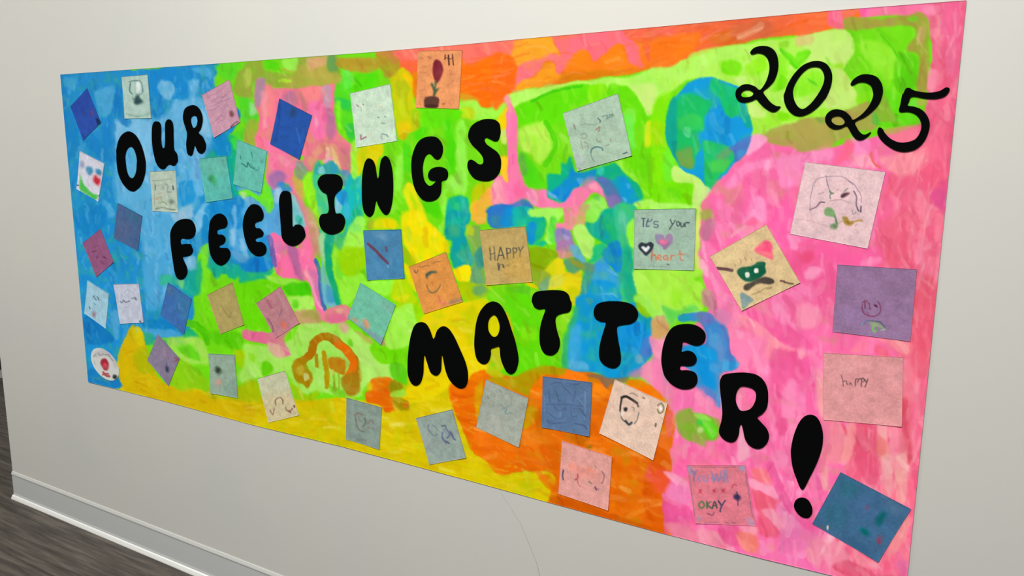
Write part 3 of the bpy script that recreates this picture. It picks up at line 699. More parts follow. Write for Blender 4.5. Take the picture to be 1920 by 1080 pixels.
P 40d0c0 .7 3 : 1150,560 1220,560 1200,640 1150,640
P a8f850 .85 3 : 1360,510 1460,490 1580,660 1500,640
P 70f050 .8 4 : 1440,0 1540,0 1570,400 1500,300
P e0e810 .85 3 : 1690,80 1780,60 1740,310 1670,320
P a8e000 .8 5 : 1780,40 1920,40 1900,330 1760,330
P 68e000 .75 5 : 1480,380 1900,330 1900,620 1500,620
P 78e800 .85 3 : 1640,740 1960,740 1960,920 1700,900
P b8f860 .9 3 : 1620,930 1960,920 1960,1010 1560,1010
P 98ec60 .92 3 : 960,1010 1140,890 1210,920 1240,1100 940,1100
P 60c050 .7 3 : 1100,880 1170,870 1160,930 1110,930
P d89080 .7 3 : 940,1010 1060,980 1020,1090 900,1090
P 3a74c8 .95 3 : -60,1010 180,980 300,910 400,980 400,1100 -60,1100
P 7880c8 .7 3 : 200,980 280,940 300,1010 220,1030
# P
P 2a78cc .95 2.5 : =930,390 -60,-20 190,-20 210,200 -60,215
P 0890d8 .85 3 : 90,20 210,0 220,200 80,210
P 10b8b0 .95 3 : 190,0 390,-10 400,90 340,190 200,200
P 08b498 .95 3 : 370,90 520,90 575,200 520,340 380,410 340,240
P 0c8cd8 .9 3 : 350,190 450,170 450,360 380,400
P a8f860 .95 3 : 390,10 760,0 740,110 680,190 640,400 560,370 590,200 540,100 400,90
P 60e840 .9 3 : 620,100 700,140 670,400 600,330
P 10c090 .9 3 : 440,400 520,365 590,400 520,435
P ff84a8 .97 2.5 : 770,-20 930,-20 890,200 870,250 700,240 690,170 780,160
P c89078 .7 3 : 770,0 860,10 850,60 790,60
P e8a080 .9 3 : 920,20 1010,60 1010,180 900,200
P 9a80c8 .93 3 : 690,240 830,250 870,340 840,420 720,440 670,380
P b8a8e0 .7 3 : 760,300 840,320 830,360 770,360
P 6870b8 .7 3 : 750,250 820,260 810,310 760,300
P b070b0 .9 3 : 700,380 860,370 870,480 690,490
P e08090 .9 3 : 690,480 860,500 860,550 700,560
P 60b0e0 .9 3 : 830,410 940,440 990,560 1020,650 880,560
P c0f478 .95 3 : 890,200 1020,200 1120,370 1080,570 1000,550 930,420 890,330
P 90ec50 .92 3 : 1030,30 1210,-10 1200,150 1110,190 1030,140
P 08b090 .95 3 : 1020,150 1130,170 1210,20 1340,10 1400,180 1390,300 1350,410 1240,410 1100,320 1030,240
P 10a0b0 .7 4 : 1100,200 1200,180 1280,340 1180,330
P 30c090 .95 3 : 1330,-20 1570,-20 1570,140 1480,240 1530,460 1570,760 1600,1030 1480,1050 1380,980 1360,700 1420,560 1370,380
P 08a888 .7 4 : 1440,420 1540,520 1580,1000 1450,1000 1440,700
P 60c8a0 .6 4 : 1380,60 1480,80 1460,280 1390,260
P 10c090 .92 3 : 1080,560 1120,430 1230,410 1200,540 1120,610 1030,620
P 38a0e0 .95 3 : 1090,640 1220,560 1290,680 1370,740 1360,900 1080,840 1090,700
P 0c88dc .94 3 : 1200,500 1320,370 1400,400 1430,660 1370,730 1280,650 1210,590
P 0c98dc .94 3 : 1000,920 1100,800 1340,860 1420,1060 1300,1100 940,1100
P 90c8e8 .8 3 : 1150,970 1340,970 1340,1040 1150,1040
P 609080 .9 3 : 930,640 1080,630 1120,700 1040,770
P 3a9c98 .92 3 : 990,740 1100,740 1050,900 970,1100 920,1060
P 88aa00 .94 3 : 390,440 660,480 690,540 560,710 410,700
P e8d810 .95 3 : 550,710 680,560 770,600 800,720 950,690 960,860 930,1000 880,1100 760,930 580,920 620,800
P d8dc50 .8 4 : 600,790 760,740 740,880 600,890
P c8cc00 .7 4 : 800,900 920,900 900,1060 860,1080
P 98a828 .9 3 : 410,700 600,740 610,800 500,890 420,830
P 70a878 .9 3 : 490,860 610,770 580,940 500,930
P 5aa070 .93 3 : 760,580 900,560 980,660 920,720 860,735 800,690
P 909830 .9 3 : 820,555 990,650 980,690 860,630
P f0c800 .9 3 : 290,810 420,850 480,900 360,870
P 70d810 .85 4 : -40,880 350,880 400,1000 390,1100 -40,1100
P 58c020 .8 3 : 120,900 370,880 350,990 180,960
P b8f458 .95 3 : 1560,690 1960,690 1960,1200 1700,1100 1590,940
P 98e830 .7 5 : 1700,720 1900,720 1900,940 1780,900
P 80c800 .85 3 : 1570,980 1700,1020 1760,1100 1610,1100
P a0f840 .9 3 : 1470,200 1570,120 1570,430 1500,410
# Q
P 62dc04 .93 3 : =930,560 110,-30 420,-30 500,280 500,600 700,620 740,790 460,770 300,870 60,830 210,640 180,300
P 84ec10 .8 4 : 280,330 440,320 450,460 300,450
P 90e020 .9 3 : 670,240 760,180 860,130 890,260 760,360 720,430
P 0c98d8 .96 2.5 : 930,-40 1300,-40 1400,30 1600,50 1760,220 1800,560 1650,760 1490,890 1250,890 1130,830 820,790 820,500 830,300 900,120
P 30b070 .88 4 : 860,180 940,60 880,340 825,560 825,770 740,770 760,480
P 58a890 .6 4 : 1000,0 1100,0 1060,80
P 40a8e0 .8 5 : 850,330 950,300 960,540 920,700 830,700 830,450
P 60b4dc .8 4 : 830,700 1000,720 1040,810 840,780
P 4878c8 .9 4 : 1620,490 1760,420 1800,540 1720,660 1620,640
P 0898a8 .88 4 : 1590,190 1750,210 1770,340 1660,270
P 0c8cd8 .8 5 : 1400,320 1700,300 1620,600 1420,500
P 80a8b8 .8 3 : 1570,640 1640,640 1640,720 1590,720
P 80685a .88 3 : 1000,880 1130,840 1320,890 1510,880 1480,940 1300,970 1250,1010 1150,900
P f090b0 .95 3 : 1730,420 1960,440 1960,980 1880,1100 1700,940 1620,870 1640,760 1770,640
P ff9cc0 .7 4 : 1780,460 1900,460 1870,660 1800,640
P b080a8 .85 4 : 1770,640 1870,760 1940,900 1910,970 1800,860
P b080b0 .85 4 : 1490,850 1640,770 1620,910
P a0ec58 .93 3 : 1580,-30 1960,-30 1960,240 1760,210 1600,60
P 90c800 .88 3 : 1600,40 1740,180 1700,220 1600,140
P d0a880 .93 3 : 1760,220 1960,210 1920,430 1800,430
P c8c060 .85 3 : 1800,290 1880,290 1880,400 1810,400
P f87800 .94 2.5 : 430,860 540,840 540,1100 390,1100
P ff7c10 .94 2.5 : 810,790 1020,870 1010,930 800,900 710,860
P ff8a10 .94 2.5 : 1080,940 1240,1000 1300,1100 1070,1100
P f87000 .94 2.5 : 1470,940 1640,920 1900,1090 1640,1100
P b09c00 .9 3 : 190,890 460,760 720,780 790,800 720,870 540,850 420,960 380,1100 300,1060 -40,940 -40,890
# R,S
P f08018 .7 5 : =930,730 300,480 480,460 500,620 320,640
P d85c00 .75 5 : 500,620 720,640 700,900 560,860
P c0a000 .88 3 : 340,220 430,190 480,270 420,380 310,450
P c06000 .8 4 : 430,260 520,250 520,500 470,480
P d88010 .7 3 : 430,700 480,690 560,800 520,820
P c06400 .8 4 : 780,500 1060,540 1000,630 880,600
P 807010 .8 2.5 : 1040,640 1090,640 1090,670 1040,670
P e85044 .9 4 : 1750,820 1940,740 1940,960 1810,1100 1690,990
P d05000 .85 4 : =930,880 1650,200 1740,120 1860,420 1900,720 1800,660 1680,480
P c85400 .8 3 : 700,290 1250,470 1850,680 1860,760 700,400
P e85048 .9 4 : 1760,-20 1940,-20 1940,250 1800,190 1690,100
P e05080 .92 3 : 1850,350 1940,220 1940,740 1890,720
# T
P b4f258 .93 3 : =0,0,1 1235,130 1300,108 1400,82 1500,68 1590,58 1600,90 1585,120 1600,160 1612,205 1560,222 1500,238 1420,250 1408,190 1350,150 1290,150 1250,175
B c8f480,98ec30,b8f868,a4f040 .5 70 30 8 -15 : 1300,108 1400,82 1590,58 1600,160 1600,205 1500,236 1420,248 1400,180
P f0683c .93 2.5 : =1230,0 -30,290 1940,110 1940,250 1500,390 1100,440 1000,480 400,600 390,770 340,660 180,740 -30,760
P ff7a10 .9 4 : -30,450 400,380 520,400 420,580 200,720 -30,760
P e06a18 .8 4 : 600,400 900,340 1000,480 700,510
P d86840 .8 4 : 850,290 1300,230 1300,400 1080,440 900,450
P ff6a58 .8 4 : -30,320 250,310 200,400 -30,410
P b4f460 .93 3 : 410,600 1000,500 1100,620 700,680 440,860 -30,890 -30,770 180,750 380,780
P 70e400 .9 4 : 730,700 900,680 970,760 900,840 760,820
P 90ee10 .85 4 : 1000,760 1200,630 1250,760 1100,860
P 60e400 .9 3 : 1380,530 1500,600 1630,730 1560,770 1450,640
P 78ec10 .9 3 : 1610,690 1750,570 1720,670 1600,750
P 88d020 .8 3 : 1380,480 1480,460 1480,530 1400,540
P c8f078 .92 3 : 1590,430 1960,370 1960,660 1740,690 1700,560
P c8f080 .85 3 : 880,880 1010,860 960,960
P 8cf020 .8 4 : 1560,960 1700,820 1880,820 1860,1000 1700,1080 1540,1080
P 58d020 .7 2 : 1680,870 1780,920 1830,980 1760,950
# U globe
P 84ee00 .9 4 : =1230,170 -30,180 200,20 120,300 110,500 180,700 200,1020 -30,1020
P a8e000 .8 4 : -30,350 80,390 70,590 -30,590
P 70f030 .8 4 : 90,650 200,760 200,1000 90,1000
P c8f478 .92 3 : 200,840 440,950 600,1090 430,1200 420,1050 210,1030
P d0f080 .92 3 : 1030,170 1130,150 1240,280 1100,310
P a0f030 .92 3 : 1090,310 1240,290 1500,240 1720,290 1400,370 1070,490 1080,380
P 78e000 .8 4 : 1370,240 1500,260 1580,300 1400,340
P b0a050 .94 3 : 1190,500 1400,400 1740,310 1960,300 1960,630 1680,670 1560,640 1300,590
P c89c60 .85 4 : 1500,610 1960,540 1960,640 1680,680
P ffa8d0 .9 3 : 1080,500 1200,490 1250,570 1020,720
P ff90c4 .85 5 : 1100,790 1500,740 1960,640 1960,790 1680,800 1620,1080 1400,1080 1360,900 1100,900 900,1080 780,1080 960,860
P 0c9cdc .97 2 : =1230,0 230,1090 300,1000 420,905 600,865 900,960 940,1060 =1230,170 930,40 1010,150 1085,370 1075,500 1020,680 900,800 800,920 700,1000 640,1010 620,1110 590,1130 520,1010 440,955 320,905 230,800 170,680 120,540 110,380 150,200 200,80
P 08a890 .9 3 : 115,300 200,60 250,200 235,560 210,740 130,560
P 10c060 .93 3 : 240,100 380,30 500,80 620,120 600,230 540,300 550,420 470,490 430,450 490,600 490,700 420,870 300,850 220,750 240,560 240,300
P 10b8a0 .7 4 : 230,60 400,20 520,60 480,140 300,140
P 20cc50 .85 4 : 250,300 500,250 545,400 400,420 260,460
P 70a040 .88 4 : 230,640 400,620 425,860 300,850 240,770
P 50d880 .85 3 : 320,430 395,430 385,530 330,510
P 10c070 .93 3 : =1230,0 640,880 760,940 900,990 940,1060 =1230,170 940,100 950,260 850,305 770,250 740,120 690,60 600,-10
P 38c838 .85 3 : 800,150 940,180 930,260 850,300 790,240
P 08a888 .9 3 : 940,180 1010,190 1080,380 1020,410 960,300
P 28a8e4 .7 5 : 580,200 720,220 800,330 640,420 560,380
P 20c060 .93 3 : 520,580 700,550 800,620 890,680 880,780 780,900 700,990 620,1110 560,1080 540,900 540,720
P 70a068 .88 4 : 660,760 800,640 870,680 760,790
P 48c850 .85 4 : 600,810 840,770 780,900 620,910
P 5078c4 .92 3 : 830,640 1075,500 1030,660 910,790 880,700
P 4098d0 .8 3 : 900,700 1010,660 920,780
P 10a0d0 .9 3 : 470,690 520,760 525,900 450,910
P 48c090 .7 3 : 460,300 520,320 520,420 450,420
P 18be64 .93 3 : =1230,170 240,110 380,50 520,80 600,210 540,310 540,420 470,470 430,540 480,620 470,700 420,760 260,740 235,560 240,300
P 0aa890 .85 3 : 120,300 190,90 245,130 245,300 235,560 200,700 140,560
P 38cc58 .8 4 : 260,330 420,250 530,330 520,420 420,450 280,450
P 60d890 .85 2.5 : 320,420 395,430 390,530 325,520
P 78a048 .85 4 : 240,690 400,640 430,760 410,860 300,850 240,770
P 12c070 .9 3 : 720,30 880,10 950,140 940,250 850,300 770,240
P 1098e0 .85 4 : 600,230 740,180 800,320 960,300 1030,400 1040,480 830,610 560,560 500,500 560,420
# V
P 78e800 .93 3 : =1230,340 -30,40 430,40 410,260 60,240 -30,200
P 66de08 .8 5 : 80,120 200,60 300,140 220,230
P b0f868 .9 3 : -30,240 420,260 440,300 -30,310
P d0f090 .94 3 : 430,40 560,50 620,100 520,230 470,310 410,290
P ffa0d0 .8 5 : 1080,180 1230,200 1240,380 1190,480 1100,420 980,480 1060,330
P ff8cc4 .6 5 : 690,200 760,220 720,330 680,300
P ff60a8 .8 5 : 1250,380 1480,140 1600,60 1560,500 1460,760 1280,480
P ff6898 .8 4 : 1000,480 1100,390 1160,490
P ff98b8 .7 4 : 980,530 1160,480 1120,560 1000,620
P d8e070 .93 3 : 455,330 520,320 500,560 510,900 560,1010 440,1010
P a8a850 .88 4 : 490,350 600,300 650,400 540,450
P c07090 .88 4 : 500,560 560,430 660,440 630,620 560,680
P 80d020 .9 3 : 370,1020 460,990 530,1020 440,1080
P f878b0 .9 4 : 490,780 620,700 620,880 740,1080 560,1090 520,900
P ffb0c8 .7 3 : 480,900 540,880 620,1040 560,1060
P f8609c .8 4 : 1460,780 1960,640 1960,1100 1600,1100
P ff98c8 .85 3 : 1470,600 1540,620 1600,760 1520,760
P f05080 .8 4 : 1600,820 1780,780 1740,900 1620,900
P ff90c4 .7 4 : 1680,1000 1850,960 1900,1080 1740,1090
# W
P acf046 .94 3 : =1230,510 -30,-30 520,-30 430,80 520,150 530,430 280,500 180,600 60,420 -30,400
P 60d850 .85 5 : 60,360 250,440 400,370 500,440 280,500 180,600 100,480
P 98e828 .7 5 : 180,200 300,240 260,380 180,360
P d0a060 .9 3 : -30,540 100,560 150,620 60,730 -30,730
P c08890 .88 4 : 530,190 640,220 690,430 600,410 510,350
P f45c9c .85 5 : 1000,470 1150,440 1400,560 1600,680 1800,860 1500,820 1200,640
P ff90b8 .8 5 : 1580,380 1700,330 1860,440 1780,610 1600,560
P ffa0c8 .8 3 : 1310,400 1380,350 1370,510
P ff8cbc .8 4 : 1420,490 1520,480 1580,660
P ff84b4 .85 5 : 860,640 1200,760 1300,960 1200,1090 920,1090 860,860
P f89cc0 .8 3 : 890,640 1000,680 960,750
P ff94a8 .9 3 : 940,470 1020,490 1150,580 1320,720 1500,840 1700,910 1680,940 1450,890 1260,800 1100,680 960,560
P ff90a0 .8 4 : 1240,780 1340,800 1300,960 1240,940
P f05898 .85 5 : 1340,870 1500,880 1690,940 1690,1090 1300,1090
P 3a88cc .95 2.5 : 270,500 440,460 600,460 700,540 800,620 835,740 845,900 895,960 890,1090 400,1090 300,860 560,800 500,580 290,560
P 7070b8 .85 4 : 460,480 600,460 650,570 520,570
P 18a0b8 .8 3 : 270,500 400,490 380,550 290,560
P 0c98dc .9 4 : 290,850 540,820 700,900 650,1090 440,1090
P 5aa0d0 .6 4 : 620,700 740,720 740,860 640,840
S 5a70b8 .8 35 : 740,600 820,780 840,920 880,1060
P d088b8 .85 4 : 680,410 840,470 810,610 680,540
# X
P 2894d4 .95 2.5 : =1230,680 270,-20 890,-20 885,80 730,140 730,510 620,430 500,340 450,250 470,150 350,60
P 0c90d8 .88 4 : 460,-20 620,-20 680,200 650,310 520,200
P 50a0d8 .7 4 : 600,0 720,20 700,100 620,90
P 6078c0 .88 4 : 470,270 600,280 710,440 600,430
P f880b0 .9 4 : -30,-30 70,0 100,200 300,290 450,260 720,500 720,630 430,540 200,570 100,380 -30,260
P f86cae .8 5 : 200,340 420,320 480,500 240,520
P f08010 .92 3 : -30,300 80,360 120,430 -30,390
P 80b030 .92 4 : 235,570 400,510 440,560 700,630 700,840 560,880 400,890 260,790
P 58d818 .9 3 : 470,630 600,630 690,760 640,860 570,800
P 98e458 .85 3 : 440,570 560,590 620,650 470,630
P 40c850 .7 3 : 460,650 520,650 520,700 470,700
P a0a050 .8 4 : 450,780 560,890 540,950 440,880
P b8dc80 .8 2.5 : 480,720 530,730 520,780 480,770
P e86860 .9 3 : 120,620 190,540 190,780 110,830
P e87020 .93 3 : 20,860 110,800 150,1090 -30,1090
P f884b4 .8 5 : 1270,140 1340,200 1310,600 1250,560
P f05c98 .8 6 : 1320,-20 1660,-20 1620,300 1420,360 1400,500 1500,700 1380,740 1300,560
P fa8cba .85 5 : 1500,180 1600,230 1690,420 1600,560 1440,630 1410,400
P f098a8 .8 4 : 1800,120 1920,160 1920,640 1830,500
P f4a8c0 .85 3 : 940,740 980,690 1000,860 1060,970 1000,1090 920,1090
P e85c98 .7 5 : 720,880 880,900 900,1060 760,1080
# Y
P dc5c00 .93 2.5 : =1230,850 -30,-20 130,-20 180,180 120,230 130,400 60,440 90,870 -30,880
P e85030 .88 3 : -30,200 170,190 120,430 60,430 -30,420
P f4a0c0 .85 3 : 90,210 200,220 350,310 350,370 240,350
P ec80b4 .8 5 : 150,350 360,380 380,560 200,520 100,480
P e05090 .8 6 : 80,560 280,560 420,700 340,820 140,770
P e88098 .8 4 : 90,780 320,800 460,900 440,970 200,930
P f098a8 .8 4 : 470,860 700,880 820,1010 640,1030 460,970
P e05088 .8 4 : 710,830 930,830 920,1030 780,1010
P e87868 .85 4 : 920,880 1130,920 1130,1100 960,1050
P f0a0a8 .7 4 : 950,810 1130,800 1130,920 980,880
P f05c98 .6 5 : 240,20 520,20 480,100 300,110
P f07078 .85 5 : 1070,160 1270,180 1270,330 1100,290
P e85870 .85 4 : 1090,410 1180,430 1350,520 1310,670 1150,650
P f4a0bc .88 3 : 1040,270 1300,370 1380,400 1390,510 1200,430 1060,360
P e05070 .85 5 : 1150,680 1300,740 1420,870 1300,940 1160,900
P ec98b0 .85 3 : 1190,630 1340,640 1470,860 1450,910 1320,790
P e480b0 .8 5 : 1340,580 1500,640 1650,790 1600,920 1480,850
P f488b4 .8 5 : 1300,-20 1500,-20 1530,150 1300,150
S e85898 .85 95 : 1290,120 1350,300 1480,560 1650,760 1850,900
# Z
P f86c38 .93 2.5 : =1500,0 -30,130 330,110 320,300 150,370 -30,400
P fc6890 .92 3 : 330,110 510,100 510,330 330,310
P f87858 .9 3 : 490,100 670,95 600,190 500,240
P fc60b0 .85 3 : 680,90 790,85 770,170 690,180
P ff78a4 .85 3 : 780,100 1100,60 1400,40 1400,190 1100,180 780,200
P ff90b4 .8 4 : 1400,70 1570,50 1570,150 1420,160
P ff98a8 .8 4 : 1470,350 1570,320 1590,430 1500,430
P ff98b0 .75 5 : 1430,780 1560,800 1510,1010 1410,970
P f46498 .7 6 : 1600,60 1800,60 1760,800 1640,780
P 74e010 .94 2.5 : 510,320 560,220 1280,190 1340,260 1330,990 1160,1070 1100,1090 940,980 860,840 700,830 600,880 480,780 640,640 560,480
P a8a040 .92 3 : 500,260 560,190 900,220 1180,180 1430,200 1420,1010 1310,1010 1340,620 1210,570 1220,500 1320,400 1280,320 1150,290 560,350
P 70d020 .8 3 : 1210,200 1320,190 1310,250 1220,240
P d0906c .6 4 : 1330,340 1400,320 1400,480 1340,440
P 98ec30 .85 5 : 680,480 900,480 1080,640 1080,880 960,880 860,760 720,640
P 58d008 .88 4 : 1090,620 1310,630 1300,970 1130,1050 1060,900
S 50cc00 .7 20 : 900,400 1000,500 1090,620
P 60d000 .7 4 : 520,350 620,380 600,480 560,480
P c8f078 .94 3 : 140,400 510,350 630,560 480,740 370,700 -30,690 130,580
P 70e810 .9 3 : -30,600 120,560 60,690 -30,720
P d8c878 .85 3 : -30,400 150,400 140,480 -30,520
P c8ec70 .93 3 : 380,770 480,780 560,900 640,1090 300,1100 370,900
P 98e810 .7 3 : 380,740 480,700 470,760 400,770
P 8cf020 .9 3 : =1230,0 1380,600 1500,700 1460,900 1400,1000 1300,1040 1330,900 1380,780
P 70e000 .85 3 : 1400,840 1480,900 1440,1000 1360,1010
S 58d808 .85 34 : 1400,560 1480,650 1580,760
S 70e010 .8 26 : 1600,730 1740,590
# AA
P c8f078 .94 3 : =1500,170 320,20 560,-20 670,80 640,160 540,190 430,190 290,210
P 88ea10 .92 3 : 640,50 800,10 820,60 780,120 640,170
P a0f030 .9 3 : -20,300 120,250 290,210 300,300 130,310 -20,350
P b0a450 .95 2.5 : -30,350 130,310 300,300 560,200 740,120 800,140 870,280 850,430 620,450 520,530 300,610 -30,680
P 70a838 .7 4 : 180,310 280,320 260,360 190,350
P 88b030 .92 3 : 830,160 950,40 1050,240 1090,330 900,350 860,280
P 60dc10 .93 3 : 950,20 1130,50 1110,230 1330,280 1310,390 920,400 900,340 1090,335
P 40c038 .7 3 : 820,240 880,280 890,380 820,360
P 70e840 .9 3 : 1210,130 1300,90 1330,180 1230,180
P c8b060 .85 3 : 1310,110 1400,100 1390,160 1330,170
P c8a860 .9 3 : 940,430 1320,390 1200,450 1000,500
P fc6c90 .8 6 : 1420,120 1700,80 1640,900 1440,900
P ff7c98 .88 4 : 980,530 1320,410 1370,500 1200,600 1050,580
P ff90c8 .85 4 : 560,540 760,540 780,700 620,770 600,640
P ff6890 .88 4 : 520,540 610,640 530,780 400,810 460,700
P ffb0c0 .8 4 : 620,770 760,720 860,870 580,850
P ffa0a8 .85 5 : 1010,720 1280,690 1310,860 1140,950 960,860 880,760
P ff98a4 .7 4 : 1320,700 1440,640 1440,820 1340,900
S e86860 .85 30 : 800,700 830,800 900,870
P f05c80 .8 6 : 1360,860 1600,780 1620,1090 1280,1090
S e4507c .6 70 : 1740,120 1700,600 1660,1060
# BB
P f8689c .85 5 : =1500,340 940,200 1080,170 1100,340 980,430 870,370
P fc7c98 .8 5 : 1330,190 1430,220 1430,560 1340,570
P fc84a0 .8 4 : 1020,160 1110,200 1100,420 1010,440 1060,300
P ff90b0 .85 3 : 1280,710 1370,710 1350,900 1290,910
P fa8098 .8 4 : 1530,370 1610,410 1590,650 1520,650
P ffa0b0 .85 2.5 : 1210,450 1270,460 1260,560 1210,560
P fa60a0 .88 5 : 200,720 900,740 900,940 440,930 400,860 240,900
P e05090 .8 5 : 1490,90 1670,110 1630,310 1520,270
P ff98c0 .8 4 : 100,960 230,980 210,1090 60,1090
P ff90c0 .7 4 : 700,900 900,840 900,920 720,950
P ec5878 .6 8 : 940,500 1250,300 1280,900 960,900
# CC
P ff94b4 .85 5 : =1500,510 -20,400 130,370 240,460 160,610 -20,610
P f45c98 .8 5 : 150,100 390,-10 400,300 360,600 240,440
P f89098 .88 4 : 690,730 1250,790 1250,930 1060,870 960,790
P fc84a0 .8 4 : 560,860 740,750 760,890 600,900
P f06080 .85 4 : 840,810 1000,880 960,970 840,890
P e65870 .8 6 : 1270,200 1540,100 1480,1090 1270,1090
P ffa0b0 .8 3 : -20,860 70,920 60,980 -20,960
# DD
P f460a0 .8 6 : =1500,680 -20,-20 180,-20 200,560 100,560 -20,620
P f884b8 .85 4 : -20,320 60,400 60,540 -20,620
P f4a0a4 .85 4 : 190,60 270,160 290,650 200,470
P f08898 .85 5 : 260,640 460,670 540,1090 240,1090 300,800
P e25474 .85 4 : 600,700 870,700 880,1090 620,1090
P f49898 .8 3 : 550,690 640,730 570,1090 460,1090
P f4a8ac .88 3 : 870,690 980,700 965,890 900,830
P ec8078 .8 4 : 870,860 980,900 1000,1090 880,1090
P e05060 .85 3 : 470,670 540,760 520,810
P f08090 .85 3 : 1140,150 1250,50 1240,460 1160,400
P d84c60 .8 4 : 1140,400 1240,480 1260,1090 1200,1090 1170,720
P e07080 .7 4 : 1100,840 1190,760 1190,1090 1120,1090
# EE
P e070a8 .8 5 : =1440,860,4.909 120,640 300,640 500,700 440,820 200,880 100,860
P e888a0 .85 5 : 360,800 540,700 740,860 740,960 600,1000 380,940
P d85070 .85 4 : 590,1000 740,930 1000,1050 1280,1070 900,1120
P d868a0 .8 4 : 1180,960 1300,940 1270,1080
P f0a0a0 .85 3 : 490,50 560,100 540,280 490,240
P f0a0a4 .85 3 : 1050,-20 1160,-20 1140,310 1080,280
P f0a4a0 .85 3 : 1180,-20 1280,-20 1270,370 1180,350
P e45478 .85 4 : 790,-20 1000,-20 1010,230 900,210
P f0b0c0 .85 2.5 : 520,700 630,710 560,780
P e89090 .8 4 : 1080,560 1290,500 1280,700 1160,880 1100,880
P f090a0 .8 4 : 800,860 1000,960 1050,1020 880,980
P f080b4 .6 5 : 430,20 490,40 480,330 420,380
P ff74a8 .92 2 : =380,430 1080,150 1160,120 1230,150 1220,300 1100,260
P 9ccdea .7 3 : =380,430 320,20 360,10 370,190 330,180
P 8cc4e8 .7 3 : 420,120 460,100 520,300 450,260
P 88c4ea .7 3 : =380,260 350,760 390,770 380,1040 345,1000
P b4e0f0 .6 3 : =130,460 1220,560 1230,600 1200,700
# dry thin bristle marks on top
B 8cc8ec,a4d4f0,6cb8e6,0a74c0 .4 190 22 3.4 88 : =0,0,1 114,142 400,122 420,180 430,255 440,330 500,380 540,480 440,505 350,500 350,600 270,630 230,640 200,655 165,650
B ffb8d0,ffa4c8,f04c90 .22 80 30 3.4 80 : 1380,330 1500,280 1620,300 1480,440 1560,500 1540,640 1560,780 1500,980 1420,1030 1260,980 1280,860 1380,640 1330,520
B f8a8b4,f8b4bc,e0486c .28 110 44 3.8 96 : 1750,20 1805,10 1780,320 1742,680 1702,1060 1640,1060 1560,870 1545,790 1700,800 1710,660 1720,500 1640,470 1665,320 1740,230
B b8f868,48cc00,d0f890 .25 80 24 4 84 : 960,180 1240,130 1500,80 1730,45 1730,200 1420,240 1240,160 1250,300 1300,380 1200,380 1150,300 1000,330
B c0f878,50d400,a8f050 .25 90 24 4 78 : 640,130 750,180 860,210 930,240 880,400 860,470 760,330 640,470 520,600 640,580 640,700 480,740 300,680 370,520 560,520 600,420 650,330
B f0dc20,c8b000,f8e430 .35 120 30 3.0 14 : 250,640 300,715 500,750 760,745 900,720 890,840 1030,900 1030,935 240,715
B f88c28,d05400,f89838 .4 90 26 3.0 40 : 860,740 1060,700 1250,770 1230,980 1060,940 1000,880 900,830
B ff9450,f05c00,ff8880 .4 90 30 3.0 -8 : 800,120 1260,60 1560,25 1400,75 1130,140 950,185 800,170
"""
